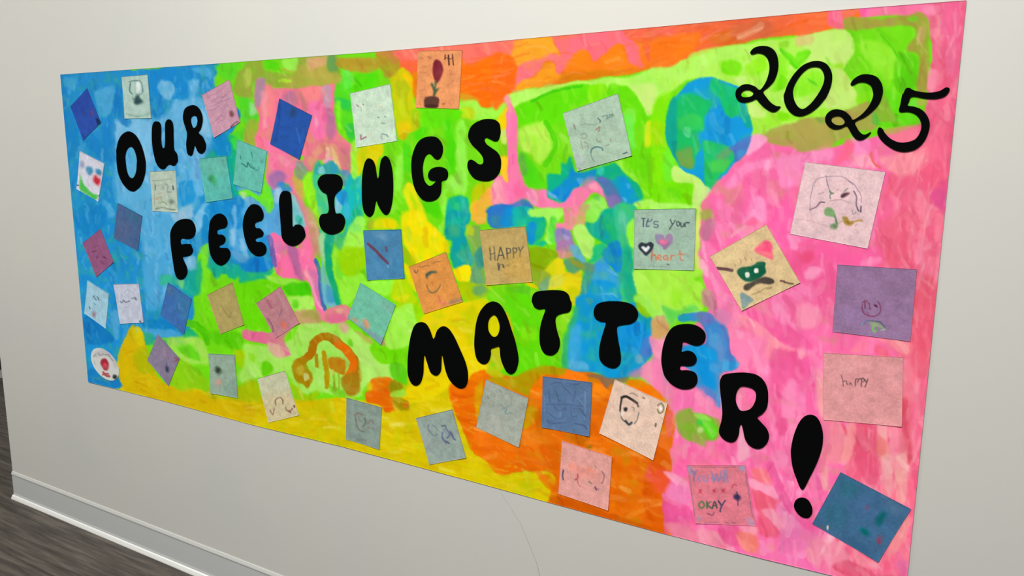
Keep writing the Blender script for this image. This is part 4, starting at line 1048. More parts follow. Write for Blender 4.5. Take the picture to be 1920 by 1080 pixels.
LETTERS = r"""
O|letter O|round black bubble letter O starting the top word, beside the letter U
=100,120 860,758 935,800 990,890 1025,990 1045,1080 =100,290 1050,100 1042,220 1000,340 940,400 900,412 850,390 790,320 745,220 725,100 722,0 =100,120 722,960 745,860 790,790
H =100,120 880,930 915,955 940,1015 952,1080 =100,290 950,100 945,180 925,240 895,265 860,240 835,170 822,60 =100,120 822,1030 840,965
U|letter U|black bubble letter U between the O and the R of the top word
=100,120 1175,645 1210,665 1224,720 1224,850 1235,930 1250,947 1264,930 1270,850 1268,700 1280,645 1308,622 1340,640 1360,700 1364,850 1370,960 1400,1010 1412,1080 =100,290 1402,90 1370,125 1320,112 1290,128 1262,160 1225,160 1190,130 1160,70 1142,-10 =100,120 1130,950 1120,850 1122,720 1140,660
R|letter R|slim black bubble letter R beside the pink note, last letter of the top word
=100,120 1580,462 1640,490 1680,560 1690,640 1670,730 1645,775 1690,820 1725,900 1720,970 1680,1010 1640,990 1615,940 1603,915 1590,970 1575,1020 1550,1032 1518,1000 1507,900 1517,790 1500,720 1475,640 1472,570 1500,495
H 1590,583 1620,592 1634,640 1620,700 1590,720 1570,690 1558,640 1565,600
F|letter F|black bubble letter F starting the second word, the only F
=100,290 1490,720 1560,735 1600,790 1612,860 1590,920 1540,947 1490,945 1455,945 1442,975 1455,1008 1500,1002 1555,1008 =130,460 1385,10 1402,60 1375,108 1320,125 1287,132 1300,175 1330,240 1337,310 1310,362 1265,385 1220,360 1195,290 1180,200 1165,100 1152,0 =100,290 1328,950 1328,880 1352,810 1410,745
E|letter E|black bubble letter E directly right of the letter F
=380,260 200,840 250,862 282,910 288,960 265,1000 220,1012 182,1025 172,1045 =380,430 182,55 230,60 262,90 265,130 240,165 205,180 200,202 240,208 290,212 320,255 318,310 280,370 220,405 160,380 110,310 85,220 76,100 =380,260 82,1020 95,930 140,865
E|letter E|black bubble letter E directly left of the letter L
=380,260 590,735 650,758 688,820 695,880 672,920 620,938 598,960 608,1002 650,1008 685,1040 =380,430 695,45 680,80 630,95 603,115 622,140 670,142 710,172 728,220 715,270 670,298 610,295 550,250 510,180 480,80 =380,260 462,980 475,880 508,800 545,752
L|letter L|black bubble letter L with its foot on the pink painted flag
=380,260 940,585 985,600 1005,650 1015,760 1018,900 1024,988 1060,965 1110,970 1148,1010 1165,1080 =380,430 1153,100 1110,150 1050,183 990,180 930,140 900,80 =380,260 890,980 880,850 870,720 880,640 905,597
I|letter I|black dumbbell shaped letter I over the teal painted stem
=380,260 1430,398 1510,402 1562,430 1585,490 1572,560 1530,600 1500,640 1490,710 1497,800 1512,840 1560,840 1600,880 1612,940 1590,1010 =380,430 1548,30 1480,55 1410,45 1350,0 =380,260 1325,960 1322,900 1350,850 1412,838 1430,790 1420,700 1403,625 1360,600 1315,540 1305,480 1335,425 1380,402
N|letter N|solid black bubble letter N above the blue note
=640,230 320,400 365,425 393,490 405,570 415,622 430,610 440,520 455,430 480,388 512,375 552,420 580,520 592,660 590,820 570,950 540,1020 505,1035 465,1000 425,930 405,878 390,930 375,1010 340,1055 305,1050 265,1000 245,900 240,760 245,600 265,480 290,420
G|letter G|black bubble letter G with a curled end on bright green paint
=640,230 1040,155 1100,180 1145,250 1150,330 1125,395 1090,415 1055,400 1025,365 995,350 960,375 935,440 925,530 940,640 975,695 1010,710 1050,685 1072,655 1040,655 1000,640 985,590 1010,530 1070,500 1140,500 1195,530 1210,590 1190,640 1140,660 1135,720 1125,800 1080,860 1010,885 930,870 860,790 820,690 800,560 800,420 830,300 880,210 950,165
S|letter S|thick black bubble letter S, the highest of the long word
=640,60 1670,978 1740,990 1785,1030 1798,1090 =640,230 1798,130 1772,200 1730,210 1680,187 1640,170 1620,195 1640,240 1700,285 1760,330 1797,390 1805,470 1790,550 1740,620 1670,655 1590,655 1510,630 1455,570 1428,500 1435,440 1465,415 1510,435 1550,465 1592,465 1608,430 1590,370 1540,310 1480,250 1440,180 1440,110 1465,50 1505,10 =640,60 1560,1000 1610,983
M|letter M|wide black bubble letter M starting the bottom word
=640,570 900,200 960,220 1005,290 1035,375 1047,388 1060,370 1090,290 1150,247 1215,275 1280,370 1340,500 1400,640 1430,760 1430,860 1400,930 1340,945 1280,910 1220,840 1180,740 1155,620 1140,572 1135,650 1130,740 1100,790 1060,800 1010,760 975,660 945,572 935,660 930,780 900,880 850,915 800,890 760,800 755,650 770,470 800,320 840,230
A|letter A|black bubble letter A on yellow paint, with an oval opening
=640,570 1720,-32 1785,-5 1835,60 1885,170 1920,280 1965,420 2000,600 1988,700 1960,760 1915,785 1870,760 1830,690 1800,600 1790,500 1778,475 1740,485 1692,505 1690,560 1670,630 1630,670 1580,665 1530,610 1505,480 1510,330 1530,190 1570,80 1630,5 1675,-22
H 1725,120 1765,160 1790,250 1775,330 1740,365 1700,355 1665,300 1658,230 1675,160
T|letter T|upper left black bubble letter T beside the A, on green paint
=930,390 500,932 640,920 760,930 820,970 845,1040 =930,560 858,50 850,115 820,150 760,163 700,185 677,225 680,290 700,380 723,455 725,520 700,590 650,630 600,634 550,610 510,540 497,440 505,320 530,220 560,135 552,112 490,118 440,92 415,40 =930,390 410,1040 422,980 452,945
T|letter T|second black bubble letter T, standing on blue paint
=930,560 1310,25 1420,30 1530,60 1590,120 1605,180 1580,240 1520,280 1440,292 1378,308 1367,350 1380,460 1400,560 1412,660 1400,730 1352,775 1290,775 1220,740 1175,680 1165,590 1185,470 1220,350 1240,268 1180,255 1125,220 1105,160 1120,90 1160,50 1230,30
E|letter E|large black bubble letter E lying half over a blue painted blob
=1230,510 370,580 450,595 520,635 560,690 560,750 530,800 470,825 400,812 340,787 308,787 302,830 292,888 310,892 360,880 420,900 458,950 460,1000 430,1040 370,1055 300,1050 277,1062 =1230,680 275,62 290,82 350,80 420,95 460,130 472,190 450,250 400,285 320,295 240,275 160,220 100,140 75,50 =1230,510 65,980 80,850 120,720 180,630 260,590
R|letter R|large black bubble letter R above the green painted patch
=1230,680 735,170 760,135 820,118 910,108 1020,108 1130,130 1210,190 1255,280 1265,390 1250,500 1200,570 1145,612 1190,670 1250,740 1275,820 1250,900 1190,955 1120,960 1050,920 1005,850 985,760 965,690 945,720 935,800 900,870 840,890 770,860 720,800 715,740 740,650 750,560 740,430 725,300 722,215
H 960,265 1040,270 1105,300 1130,360 1115,440 1070,510 1010,535 950,530 915,470 900,400 915,320
2|digit 2|first black calligraphic 2 of the year, touching the painted globe
=1230,0 1065,590 1110,540 1200,518 1290,535 1350,590 1378,680 1375,790 1335,905 1270,980 1212,1032 =1230,170 1250,80 1300,138 1355,172 1405,180 1380,215 1340,240 1290,235 1220,190 1160,130 1130,98 1070,122 990,135 930,115 900,60 905,0 =1230,0 935,985 980,955 1050,950 1120,975 1172,1012 1225,950 1260,870 1280,770 1265,680 1220,620 1150,600 1085,615
H =1230,170 965,25 1000,0 1050,-5 1098,25 1080,62 1020,75 970,65
0|digit 0|black calligraphic 0 of the year, a slanted open loop
=1500,0 230,690 300,720 350,790 365,870 350,970 305,1080 =1500,170 270,110 200,190 110,255 20,288 =1230,170 1560,278 1490,220 1450,140 1440,60 =1230,0 1452,1040 1490,940 1560,830 1650,740 1740,698 =1500,0 170,688
H 170,755 230,770 268,830 275,900 250,980 205,1060 =1500,170 155,110 100,168 35,207 =1230,170 1600,180 1560,110 1545,30 =1230,0 1552,985 1590,905 1650,825 1720,770
2|digit 2|second black calligraphic 2 of the year, beside the 5
=1500,0 572,940 620,880 700,840 790,840 870,870 920,940 935,1020 =1500,170 922,70 890,150 820,230 730,300 625,352 640,410 680,470 730,495 800,465 765,515 700,555 640,552 590,500 550,430 522,400 450,430 380,435 320,400 285,340 300,270 360,220 430,210 510,235 570,290 600,328 680,280 750,210 800,130 825,50 812,-20 =1500,0 790,960 730,930 660,932 590,965
H =1500,170 400,290 450,290 490,320 505,360 470,388 410,385 362,352 360,310
5|digit 5|black calligraphic 5 of the year with a flag curling right
=1500,0 1190,1000 1230,990 1290,1020 1400,1040 1500,1040 1580,1020 1640,985 1682,998 =1500,170 1668,25 1620,70 1520,95 1400,90 1300,70 1247,77 1225,130 1213,167 1290,182 1370,215 1430,280 1460,370 1440,480 1390,580 1300,660 1180,690 1070,670 970,610 900,540 870,470 890,415 930,430 960,480 1020,540 1110,580 1200,580 1290,550 1340,490 1365,410 1350,330 1300,270 1220,240 1118,237 1130,150 1150,50 =1500,0 1165,1050
!|exclamation mark|black bubble exclamation mark with a drop shaped stroke over a dot
=1230,680 1730,580 1800,600 1850,670 1880,790 1875,920 1850,1020 =1230,850 1800,130 1730,270 1680,370 1650,402 1620,370 1580,270 1540,150 1520,0 =1230,680 1525,940 1550,820 1600,690 1660,610
P =1230,850 1640,490 1710,515 1755,590 1760,660 1720,715 1650,710 1590,660 1555,590 1575,520
"""
NOTES = r"""
N 2a50ac|dark blue square note with faint red eyes in the top left corner|=100,120 205,480 390,275 545,660 345,860
P 96385c .6 2 : =100,120 430,520 450,520 455,580 435,580
P 3c4880 .6 2 : 335,520 355,520 355,580 340,580
P 182850 .9 2 : 495,610 540,640 540,685 505,680
P 2444a0 .5 6 : 220,470 390,290 400,500 300,600
S 20306c .5 8 : 330,780 370,830 400,790
N b2cfc4|pale mint note with a small dark figure, at the top of the blue paint|=100,120 780,145 1070,120 1110,610 815,615
S 5c7c80 .7 14 : =100,120 870,200 930,190 990,200 1010,240
S 507078 .7 14 : 880,220 870,300 900,340
S 5c7c84 .7 14 : 1010,250 1015,320 980,350
P e4f0ec .9 2 : 945,215 985,210 985,300 950,330
P 2c4c50 .9 3 : 955,340 985,380 1020,430 950,460 915,430
S 507070 .6 12 : 900,380 930,420
S 90b0a4 .6 30 : 840,560 960,590 1080,560
N cd9aae|pink note with rows of writing and a brown spot, beside the slim R|=380,90 5,530 310,355 430,835 140,1010
S 9c6c8c .6 10 : =380,90 110,600 150,580 200,540 230,560 280,530
S 946488 .6 10 : 110,660 160,640 210,600 280,590 320,560
S 9c6c8c .6 9 : 90,700 140,690 190,650
S 946488 .5 9 : 160,820 220,760 260,790 220,820
P 6c3c3c .9 3 : 310,715 345,710 355,765 320,770
S 6c3448 .8 14 : 330,890 370,850 410,830
S 946488 .5 8 : 170,850 210,830
S b07c98 .5 8 : 60,560 180,500 270,420
N 2456aa|deep blue note tilted on the pink paint above the I|=380,90 875,570 1240,760 =380,260 1100,235 770,60
P 2c4060 .6 5 : =380,90 1000,680 1060,680 1050,780 1000,770
S 4070c0 .6 22 : 1060,900 1090,1000 1100,1060
S 1c48a0 .6 30 : 880,640 860,860 830,1040
S 3c68b8 .5 14 : 1150,900 1120,1000
N cbe2ca|large mint white note with four tiny faces, above the N|=640,60 110,690 560,585 =640,230 635,205 178,280
S a05870 .8 10 : =640,60 180,820 205,840
S 802848 .8 9 : 250,810 262,822
S a08088 .7 8 : 230,850 235,885
S 506868 .8 10 : 420,960 435,962
S 506868 .7 10 : 500,950 515,955
S 507078 .8 10 : 460,1025 505,1030
P dcc8a8 .6 4 : 410,820 450,820 450,850 415,850
S a06078 .9 14 : =640,230 230,140 235,185 260,175 290,160
S e0b090 .7 10 : 310,140 330,160
S 7880a8 .8 9 : 470,130 455,165 475,190
S 404868 .8 9 : 480,130 520,140 535,160
N ee9c64|peach note with a dark red flower in a brown pot, on the orange paint|=640,60 870,215 1370,205 1330,865 850,850
P 781c30 .97 2 : =640,60 1080,310 1130,340 1152,420 1130,510 1090,575 1050,520 1038,430 1045,350
P 4c6444 .95 2 : 1060,560 1090,560 1075,640 1120,625 1090,670 1060,725 1040,725 1045,660 1012,590 1035,580 1058,620
P 5c3830 .96 2 : 955,735 1105,740 1085,850 950,845
P 40201c .7 2 : 960,820 1090,820 1085,850 950,850
S 54302c .85 16 : 1180,260 1175,310
S 4c2824 .9 18 : 1215,260 1220,370
S 4c2824 .9 14 : 1260,250 1265,330 1270,370
S 5c3830 .8 10 : 1180,290 1250,300 1270,285
S c06850 .7 12 : 980,280 1020,290 1000,300
S c46c50 .7 10 : 900,290 930,300
S c46c50 .7 10 : 930,390 970,390
S c46c50 .7 9 : 900,460 950,460 990,480
S c46c50 .7 10 : 1220,430 1250,450 1230,480 1280,470
S c46c50 .7 9 : 1200,610 1270,545
S c46c50 .7 9 : 900,660 950,650 
S c46c50 .7 9 : 880,780 900,820
S b04c40 .8 12 : 1150,810 1175,805
S c46c50 .7 10 : 1230,800 1250,820 
S c46c50 .6 8 : 890,560 930,545 960,570
N d6d6e4|white note with a crayon clown face of blue eyes, red nose and green mouth|=100,290 310,-40 585,100 515,525 275,385
P 3c8cb8 .95 3 : =100,290 380,140 430,135 460,180 440,230 400,225 380,180
P 3c8cb8 .95 3 : 485,165 530,160 560,200 545,230 500,215
P ec9098 .7 5 : 450,250 480,220 540,250 540,330 500,360 460,310
P c02838 .95 3 : 460,290 490,230 510,265 540,290 510,345
P 4cc050 .95 2.5 : 318,220 345,320 400,390 460,440 510,450 490,510 430,480 350,430 310,370
P 7080a8 .7 4 : 310,80 350,75 350,130 320,150
S 503040 .8 12 : 275,340 300,345
S 302038 .8 12 : 520,465 550,465
N b8c9b8|small pale note covered in tiny squares, below the letter U|=100,290 1095,190 1385,175 1415,650 1130,630
S 889890 .7 9 : =100,290 1120,290 1200,290 1340,270
S 50605c .7 12 : 1160,340 1160,400
S 384850 .9 16 : 1355,350 1360,390
S 809088 .7 10 : 1190,350 1240,340 1250,380
S c07c70 .6 12 : 1200,440 1230,430
S d08050 .7 12 : 1170,500 1210,480
S 8c9498 .7 14 : 1260,330 1300,350 1290,400
S 8c8c98 .7 12 : 1290,420 1340,420
P 586860 .8 4 : 1320,510 1365,510 1365,550 1320,550
S 809860 .7 12 : 1200,540 1250,530 1290,560
S 70806c .7 16 : 1160,610 1240,590 1300,610 1380,620
S 8c9c88 .6 8 : 1150,300 1150,580
S a0b0a0 .6 10 : 1240,260 1250,320
S a08c80 .6 10 : 1220,480 1230,520
N 4a6490|slate blue tilted note with no clear drawing, in the middle of the blue paint|=100,290 735,545 1010,690 960,1080 690,935
P 406c98 .5 8 : =100,290 800,600 1000,700 960,860
P 2c7480 .4 8 : 860,680 940,680 960,760 900,740
P 5c6890 .5 8 : 740,750 860,800 840,940 720,900
P 386090 .5 8 : 880,900 970,960 950,1080
N 92587f|mauve tilted note with a few dark marks, near the left edge of the poster|=130,460 160,-25 360,-185 507,188 315,355
S 6c3058 .7 14 : =130,460 270,70 310,60
S 5c2850 .6 12 : 330,120 320,140
S 5c2850 .8 14 : 395,130 425,140
S 703c64 .6 10 : 360,180 400,210 380,160
S 803c60 .6 12 : 300,20 330,0
P 783860 .4 8 : 200,20 240,150 290,250 250,220
N 9cc4d6|light blue tilted note with a small face and red tongue, lower left|=130,460 215,395 455,545 420,935 180,760
S 405060 .85 12 : =130,460 280,570 310,610
S 40505c .8 12 : 325,580 345,610
S 60808c .6 8 : 280,650 310,670 
S 40484c .8 12 : 235,690 245,710
P a06070 .8 3 : 270,750 300,745 305,800 280,800
S 6c90a0 .6 8 : 290,560 330,590
N bfc4d6|lilac white upright note with two lines of writing, lower left|=130,460 510,435 790,430 845,865 580,880
S 8c949c .6 8 : =130,460 630,530 660,490 700,520
S 4c5c68 .85 10 : 580,630 600,650 615,620 650,640 690,620
S 5c6c70 .8 10 : 710,600 735,590 770,610 750,580
S a0a4b8 .6 8 : 620,700 680,690
S 3c2c50 .8 14 : 805,850 815,860
N 3d6db0|medium blue tilted note with faint scribbles, below the letter F|=130,460 1120,415 1385,600 1300,1000 1035,780
P 587890 .7 6 : =130,460 1120,460 1180,480 1180,550 1120,540
S 3c6080 .6 10 : 1130,490 1170,510 1140,540
P 3c7ca8 .7 8 : 1200,540 1380,620 1330,860 1220,700
P 4478b0 .5 8 : 1060,690 1180,680 1150,760
S 6898b8 .6 10 : 1245,650 1245,720
S 305c84 .6 8 : 1215,690 1220,720 1245,730
S 8098a8 .5 9 : 1120,490 1150,480
N b0a060|tan tilted note with a faint pencil tick, left of the mauve pink note|=130,460 1560,555 1845,415 =150,590 1855,110 1590,215
S 888048 .6 9 : =130,460 1710,660 1770,760 1810,810 1830,750
S 8c8450 .5 8 : 1650,600 1690,660
S c09068 .6 40 : 1600,700 1660,900 1720,990
S 8c8450 .5 8 : 1800,820 1830,800 1850,840
N 857a92|purple grey diamond note with a dark dot, on the yellow paint|=150,590 885,215 1130,490 1005,800 770,510
P 202840 .9 3 : =150,590 970,580 1000,580 1010,640 985,640
S 504c70 .7 12 : 985,540 990,590
S a04868 .85 14 : 1070,480 1110,500 1080,525
S a84c68 .6 10 : 990,470 1010,490
S b08098 .6 16 : 950,400 970,470
P 94809c .4 8 : 820,400 960,380 900,480
N 93ab98|grey mint upright note with a dark patch and pink smear, lower left|=150,590 1455,435 1750,450 1785,935 1480,880
P 2c3c30 .95 4 : =150,590 1535,590 1575,590 1600,630 1570,665 1535,640
P cc9c8c .9 4 : 1535,730 1600,730 1590,790 1550,790
S a88c80 .7 16 : 1575,780 1580,860
S 7c8078 .7 9 : 1635,700 1650,720
S 84988c .6 12 : 1500,560 1530,540
P 7ca090 .5 10 : 1600,800 1780,700 1780,930 1600,890
N 5cbcb0|teal note with a small green figure, left of the smiling teal note|=380,260 -30,225 275,195 348,670 45,715
P 40b460 .9 4 : =380,260 90,420 130,400 160,470 150,540 110,480
P 2c7c50 .9 4 : 80,440 120,420 110,480 85,480
S 68a0a0 .6 10 : 140,570 190,560
P 74bca8 .5 10 : 0,240 260,210 280,400 60,400
S 50a8a0 .5 8 : 240,240 320,600
S 4cacb0 .5 10 : 80,640 280,630
N 66bfae|teal note with a line drawn smiling face, next to the deep blue note|=380,260 400,10 735,140 670,610 355,510
S 2c7474 .85 10 : =380,260 435,190 440,230
S 2c7474 .85 10 : 560,150 570,210
S 2c7068 .85 12 : 450,280 480,300 510,320 520,270 550,320 590,330
S 3c7878 .8 9 : 550,280 590,340 640,350 640,320
S 4c8484 .8 10 : 660,230 670,280 690,260
S 60a4a0 .6 10 : 420,430 440,480
P 78bcb8 .5 10 : 600,120 730,150 700,320
S 60ac9c .5 10 : 560,370 640,360
N bd8088|mauve pink note with faint marks and an orange dot, left of the painted pole|=380,430 615,830 885,640 1098,1052 830,1220
S 9c5068 .5 36 : =380,430 740,800 780,880
S 806880 .5 12 : 840,900 880,960 900,900 870,990
P e87058 .8 3 : 890,1040 940,1050 950,1110 910,1110
S 785068 .6 14 : 740,1000 790,1080 800,1150
S c898a0 .5 30 : 860,720 950,900
N 70c0a4|sea green tilted note with a grey band and two orange spots|=640,400 225,780 620,1030 =640,570 455,455 80,150
P 7ca0a8 .9 4 : =640,570 95,110 130,190 300,280 480,370 455,455 260,330 75,200
P e09070 .9 4 : 130,150 170,160 210,210 180,215
P e09070 .9 4 : 240,165 300,180 330,240 290,275 255,220
P 8cacb0 .6 3 : 200,200 240,200 270,260 220,240
S b0a0a0 .6 8 : 350,320 380,330
P 84b4a8 .5 8 : 400,-40 600,10 560,120
N 4a86b0|blue upright note with a long red brown bar, below the N|=640,400 255,190 680,180 720,730 300,750
S 6c4058 .95 32 : =640,400 315,340 400,425 530,560
S 705070 .8 28 : 510,380 520,420
P 84b0cc .6 7 : 390,220 480,210 530,260 500,300 420,270
P 5ca0d0 .5 8 : 380,580 460,600 430,680 370,660
S a0c8dc .6 10 : 525,590 535,610
P 3c80a8 .4 10 : 580,560 700,540 710,720 600,720
N e09448|orange tilted note with a line drawn face under writing|=640,400 765,600 1185,435 1375,990 =640,570 935,108
S 705850 .85 14 : =640,400 830,640 850,670 870,640
S 946848 .7 12 : 890,600 930,600 960,580 1000,590
S 946848 .7 12 : 1040,560 1080,540 1130,540
P 445c50 .97 2 : 955,690 1000,655 1070,645 1085,665 1020,680 985,705 970,735
S 60604c .85 12 : 970,800 990,860 1030,890 1080,870 1115,820 1120,790
S c07038 .7 10 : 1020,770 1040,800 1030,740
S d47058 .7 20 : 1100,930 1120,1000
P a88460 .8 3 : 1230,980 1350,940 1370,985 1220,1020
S e88068 .6 30 : 1100,1000 1200,1010
N c0a464|tan note with the word HAPPY in broken dark letters|=640,400 1565,188 =930,390 340,205 420,830 =640,400 1640,805
S 5c564c .92 13 : =640,400 1676,385 1684,450 1692,530
S 5c564c .92 13 : 1728,372 1734,440 1742,525
S 5c564c .92 12 : 1682,460 1738,446
S 545048 .92 13 : 1768,528 1786,450 1800,382
S 545048 .92 13 : 1800,382 1822,440 1842,510
S 545048 .92 12 : 1780,476 1832,466
S 545048 .92 13 : 1868,390 1876,510
S 545048 .92 12 : 1868,392 1908,396 1906,436 1874,448
S 545048 .92 13 : =930,390 198,448 208,560
S 545048 .92 12 : 198,450 238,452 238,490 206,506
S 545048 .92 12 : 262,440 282,490 
S 545048 .92 12 : 316,432 284,490 280,550
S 645c50 .8 12 : -60,470 -50,476
S 645c50 .8 12 : -66,560 -58,566
S 404040 .9 18 : 90,640 98,665
S 5c544c .9 12 : 40,620 40,700 55,650
S 645848 .8 10 : 135,645 170,640 
S 645848 .7 10 : 200,655 240,650
S 947c50 .5 8 : -60,720 20,760 120,740 240,780
P d8ac50 .5 10 : 150,560 360,520 400,800 100,780
S 605850 .9 11 : =640,400 1770,560 1780,630 1790,580 1820,570
S 605850 .9 11 : 1825,600 1840,590
N adc8b0|large grey mint note with a doodled face and a curved mouth, below the orange paint|=930,50 760,975 1378,752 =930,220 1535,430 925,605
S 5c7878 .85 14 : =930,50 1150,1030 1180,1060 1170,1075
S 688480 .8 12 : 1200,1010 1260,1000 1250,1040 1320,980
S 708c80 .8 12 : 1280,990 1330,1000 1300,1020
S 907878 .8 14 : =930,220 880,80 900,130
S a08478 .8 16 : 1130,140 1170,110 1160,160
S 8c9080 .8 10 : 960,200 1000,180 1030,210 1000,240 970,230
S a08480 .8 10 : 960,260 980,340 990,360
S 8c8c84 .8 10 : 1000,280 1040,300 1040,340
S 8c8078 .8 12 : 1140,240 1150,270 1190,280
S a08478 .8 10 : 1300,240 1300,280
S 8c7c74 .8 12 : 1250,320 1280,310
S 4c7480 .9 16 : 1075,400 1085,360 1140,335 1200,350 1210,375
S 6c9090 .8 12 : 1075,400 1090,460 1110,490
S a0a0a0 .7 12 : 930,430 950,460
S 485868 .9 14 : 1440,410 1480,395
S b08880 .7 12 : 1300,400 1305,405
S 8c8484 .8 14 : 930,570 960,580
S 8c9c94 .6 10 : 1000,500 1010,520
S 90a090 .6 10 : 1000,60 1080,80 1150,70
P b8b8c4 .5 10 : 900,430 980,420 1000,560 920,590
S 8ca894 .6 10 : 960,80 1130,90
N a0bca8|grey green note reading IT'S YOUR HEART with a pink and a black heart|=930,390 1565,15 =1230,340 455,305 432,1000 =930,390 1558,680
S 50586c .95 16 : =930,390 1670,120 1668,205
S 50586c .9 12 : 1650,115 1685,115
S 505870 .95 14 : 1720,120 1700,205 1730,200
S 505870 .9 12 : 1705,150 1745,150
S 505870 .95 14 : 1830,150 1790,150 1790,180 1830,185 1820,215 1780,210
S 48546c .9 12 : 1760,120 1755,140
S 3c444c .95 14 : =1230,340 165,430 190,480 220,440
S 3c444c .95 14 : 190,480 160,540
S 3c444c .95 13 : 235,460 245,500 270,490 265,460 240,455
S 3c444c .95 13 : 285,465 290,510 315,505 320,470
S 3c444c .95 13 : 335,510 340,470 380,465
P 9c78a0 .97 2 : 0,610 30,590 90,610 110,640 130,605 170,590 200,620 190,690 150,730 105,770 70,730 20,700 0,650
P f07098 .97 2 : 50,660 80,655 105,670 135,650 130,690 100,720 60,695
P 7c90a8 .8 2 : 5,620 35,600 60,650 30,660
P 303840 .97 1.5 : =930,390 1605,420 1640,385 1690,400 1740,380 1780,410 1770,460 1740,500 1695,540 1650,500 1615,460
P e0e8e8 .97 1.5 : 1640,440 1670,430 1690,450 1720,425 1735,450 1695,495 1660,470
S c87858 .95 16 : =1230,340 -36,785 -42,835 -46,888
S c87858 .95 15 : -44,850 -20,826 4,838 8,886
S c87858 .95 15 : 28,856 64,850 54,826 30,836 28,870 62,882
S c87858 .95 15 : 132,836 100,838 90,866 116,882 136,852 142,888
S c87858 .95 15 : 172,828 174,888
S c87858 .95 15 : 174,852 194,832 214,838
S c87858 .95 16 : 276,785 282,872 312,882
S c87858 .95 14 : 248,822 326,816
S 485448 .8 12 : 130,930 155,935
S 90a494 .6 10 : 300,630 380,620 380,640
S 90a494 .5 10 : 350,560 360,600
S 90a494 .6 10 : =930,390 1600,640 1700,650 1900,660
S 90a494 .5 14 : 1600,60 1700,50 1900,40
N dcc090|cream diamond shaped note with a green masked face and a pink corner heart|=1230,340 1245,485 =1230,510 1625,115 970,432 =1230,340 612,842
P ff5080 .95 3 : =1230,340 1180,700 1230,665 1290,680 1320,740 1310,800 1320,880 1250,850 1110,780
P fc8088 .7 3 : 1110,780 1300,800 1310,860 1230,840
P 0c5c40 .98 1.8 : 915,1010 960,965 1080,950 1150,905 1235,910 1230,960 1240,1020 =1230,510 1210,30 1130,90 1040,105 970,80 925,30
P f0f0e0 .97 1.5 : 1010,5 1050,0 1050,45 1015,50
P f0f0e0 .97 1.5 : =1230,340 1110,980 1150,975 1155,1020 1115,1025
P f0f0e0 .97 1.5 : 1010,1025 1055,1030 1050,1075 1015,1075
S 68484c .95 36 : 700,975 780,985 860,1000
P 4c443c .97 2 : =1230,510 1180,60 1250,50 1320,80 1330,120 1270,135 1170,125 1110,150 1040,205 990,190 1000,140 1060,115
S 74484c .95 20 : 1410,100 1450,105 
S 68503c .95 20 : 1450,115 1500,125 1545,130
P 7c9898 .96 2 : 960,225 1100,305 1060,350 985,410 960,330
S a89468 .8 18 : 1090,250 1170,220 1230,180 1300,170
S 988058 .8 12 : 1240,190 1300,180
S a88c60 .8 12 : =1230,340 880,920 900,950
S a88c60 .8 12 : 950,880 960,915
S a88c60 .8 12 : 1000,850 1015,890
S a88c60 .8 12 : 1070,870 1080,890
P f0d8a0 .5 8 : 720,850 900,800 900,900 760,930
N e8c4c8|big pale pink note with a long eared animal drawing, upper right|=1500,170 60,800 962,912 =1500,340 762,755 -110,588
S 9c8498 .9 9 : =1500,170 290,950 300,980 310,1060
S 8c8090 .8 8 : 160,1070 190,1000 290,965 420,960 520,990 600,1060
S 8c8090 .8 8 : =1500,340 150,20 140,100 120,200 115,310
S 684c64 .9 13 : 115,315 190,280 230,235 280,235
S 948498 .8 9 : 210,145 270,125
S 846c84 .9 9 : 300,-20 320,60 340,120
S 48705c .9 12 : 335,100 345,130 380,130 340,150 345,190
S 6c9060 .9 11 : 340,110 380,140
S 806c78 .8 7 : 420,100 440,90 
P 4c2c38 .95 2 : 460,160 490,130 560,125 540,155 480,185
S 5c8060 .8 10 : 500,110 540,80
S b0888c .9 8 : 340,220 420,205 500,215 570,245
S 846c84 .9 9 : 560,0 610,30 650,90 690,160 690,240
S 64506c .95 16 : 610,110 640,170 635,260 660,330
S 60506c .95 18 : 690,280 685,340
S a090a0 .8 12 : 590,320 600,370 630,350
P 80a870 .97 2 : 275,330 310,290 370,310 400,370 390,400 330,390 285,380
S 6c8c64 .95 22 : 395,390 410,440 420,480
P 7c9c70 .95 2 : 340,490 400,470 435,500 400,545 350,530
P 6c7c54 .7 2 : 370,500 410,500 400,530
P b08c44 .95 2 : 480,400 530,400 560,440 610,450 600,480 550,500 500,470
S 8c6c34 .9 16 : 530,450 555,470
S c89c5c .95 20 : 610,450 660,440 700,440
S 984c54 .5 8 : 640,480 620,500
S a0a488 .8 12 : 440,470 480,450
S d8b0b4 .6 12 : -60,420 100,440 400,540
N 94749a|purple note with a red outlined face and a green mouth, right side|=1500,340 425,935 1315,990 =1500,510 1240,775 368,665
S 803858 .9 12 : =1500,510 705,340 745,320 780,360 
S 7c3458 .9 12 : 710,360 700,400 720,460 790,490 870,480 910,430 905,370 880,330
S 702c4c .9 14 : 735,330 735,400
S 803858 .9 10 : 785,350 790,420 800,400
S 642448 .95 22 : 848,372 868,385
S 803c5c .8 10 : 780,490 760,450
S 606c8c .95 16 : 720,595 750,545 790,540
S 505c70 .95 16 : 810,545 890,555 930,585 955,620
S 60a0b8 .7 16 : 700,570 710,600
P 90a080 .9 3 : 780,560 860,560 930,600 950,640 880,610 830,620
S 74b060 .95 18 : 825,600 820,640 845,670 870,640
S 508848 .95 12 : 860,620 870,650
S 90b890 .8 14 : 910,650 960,640
P a080ac .4 12 : 1010,150 1080,220 1060,260 1000,240
P a084b8 .4 14 : 500,440 680,430 660,560 540,560
P 8c6c8c .4 16 : 900,40 1200,60 1180,300 940,200
N dc9698|blank salmon pink note with one small black handwritten word, right side|=1500,510 262,905 1160,955 =1500,680 1148,712 268,635
S 60484c .95 10 : =1500,680 470,140 485,200 490,260
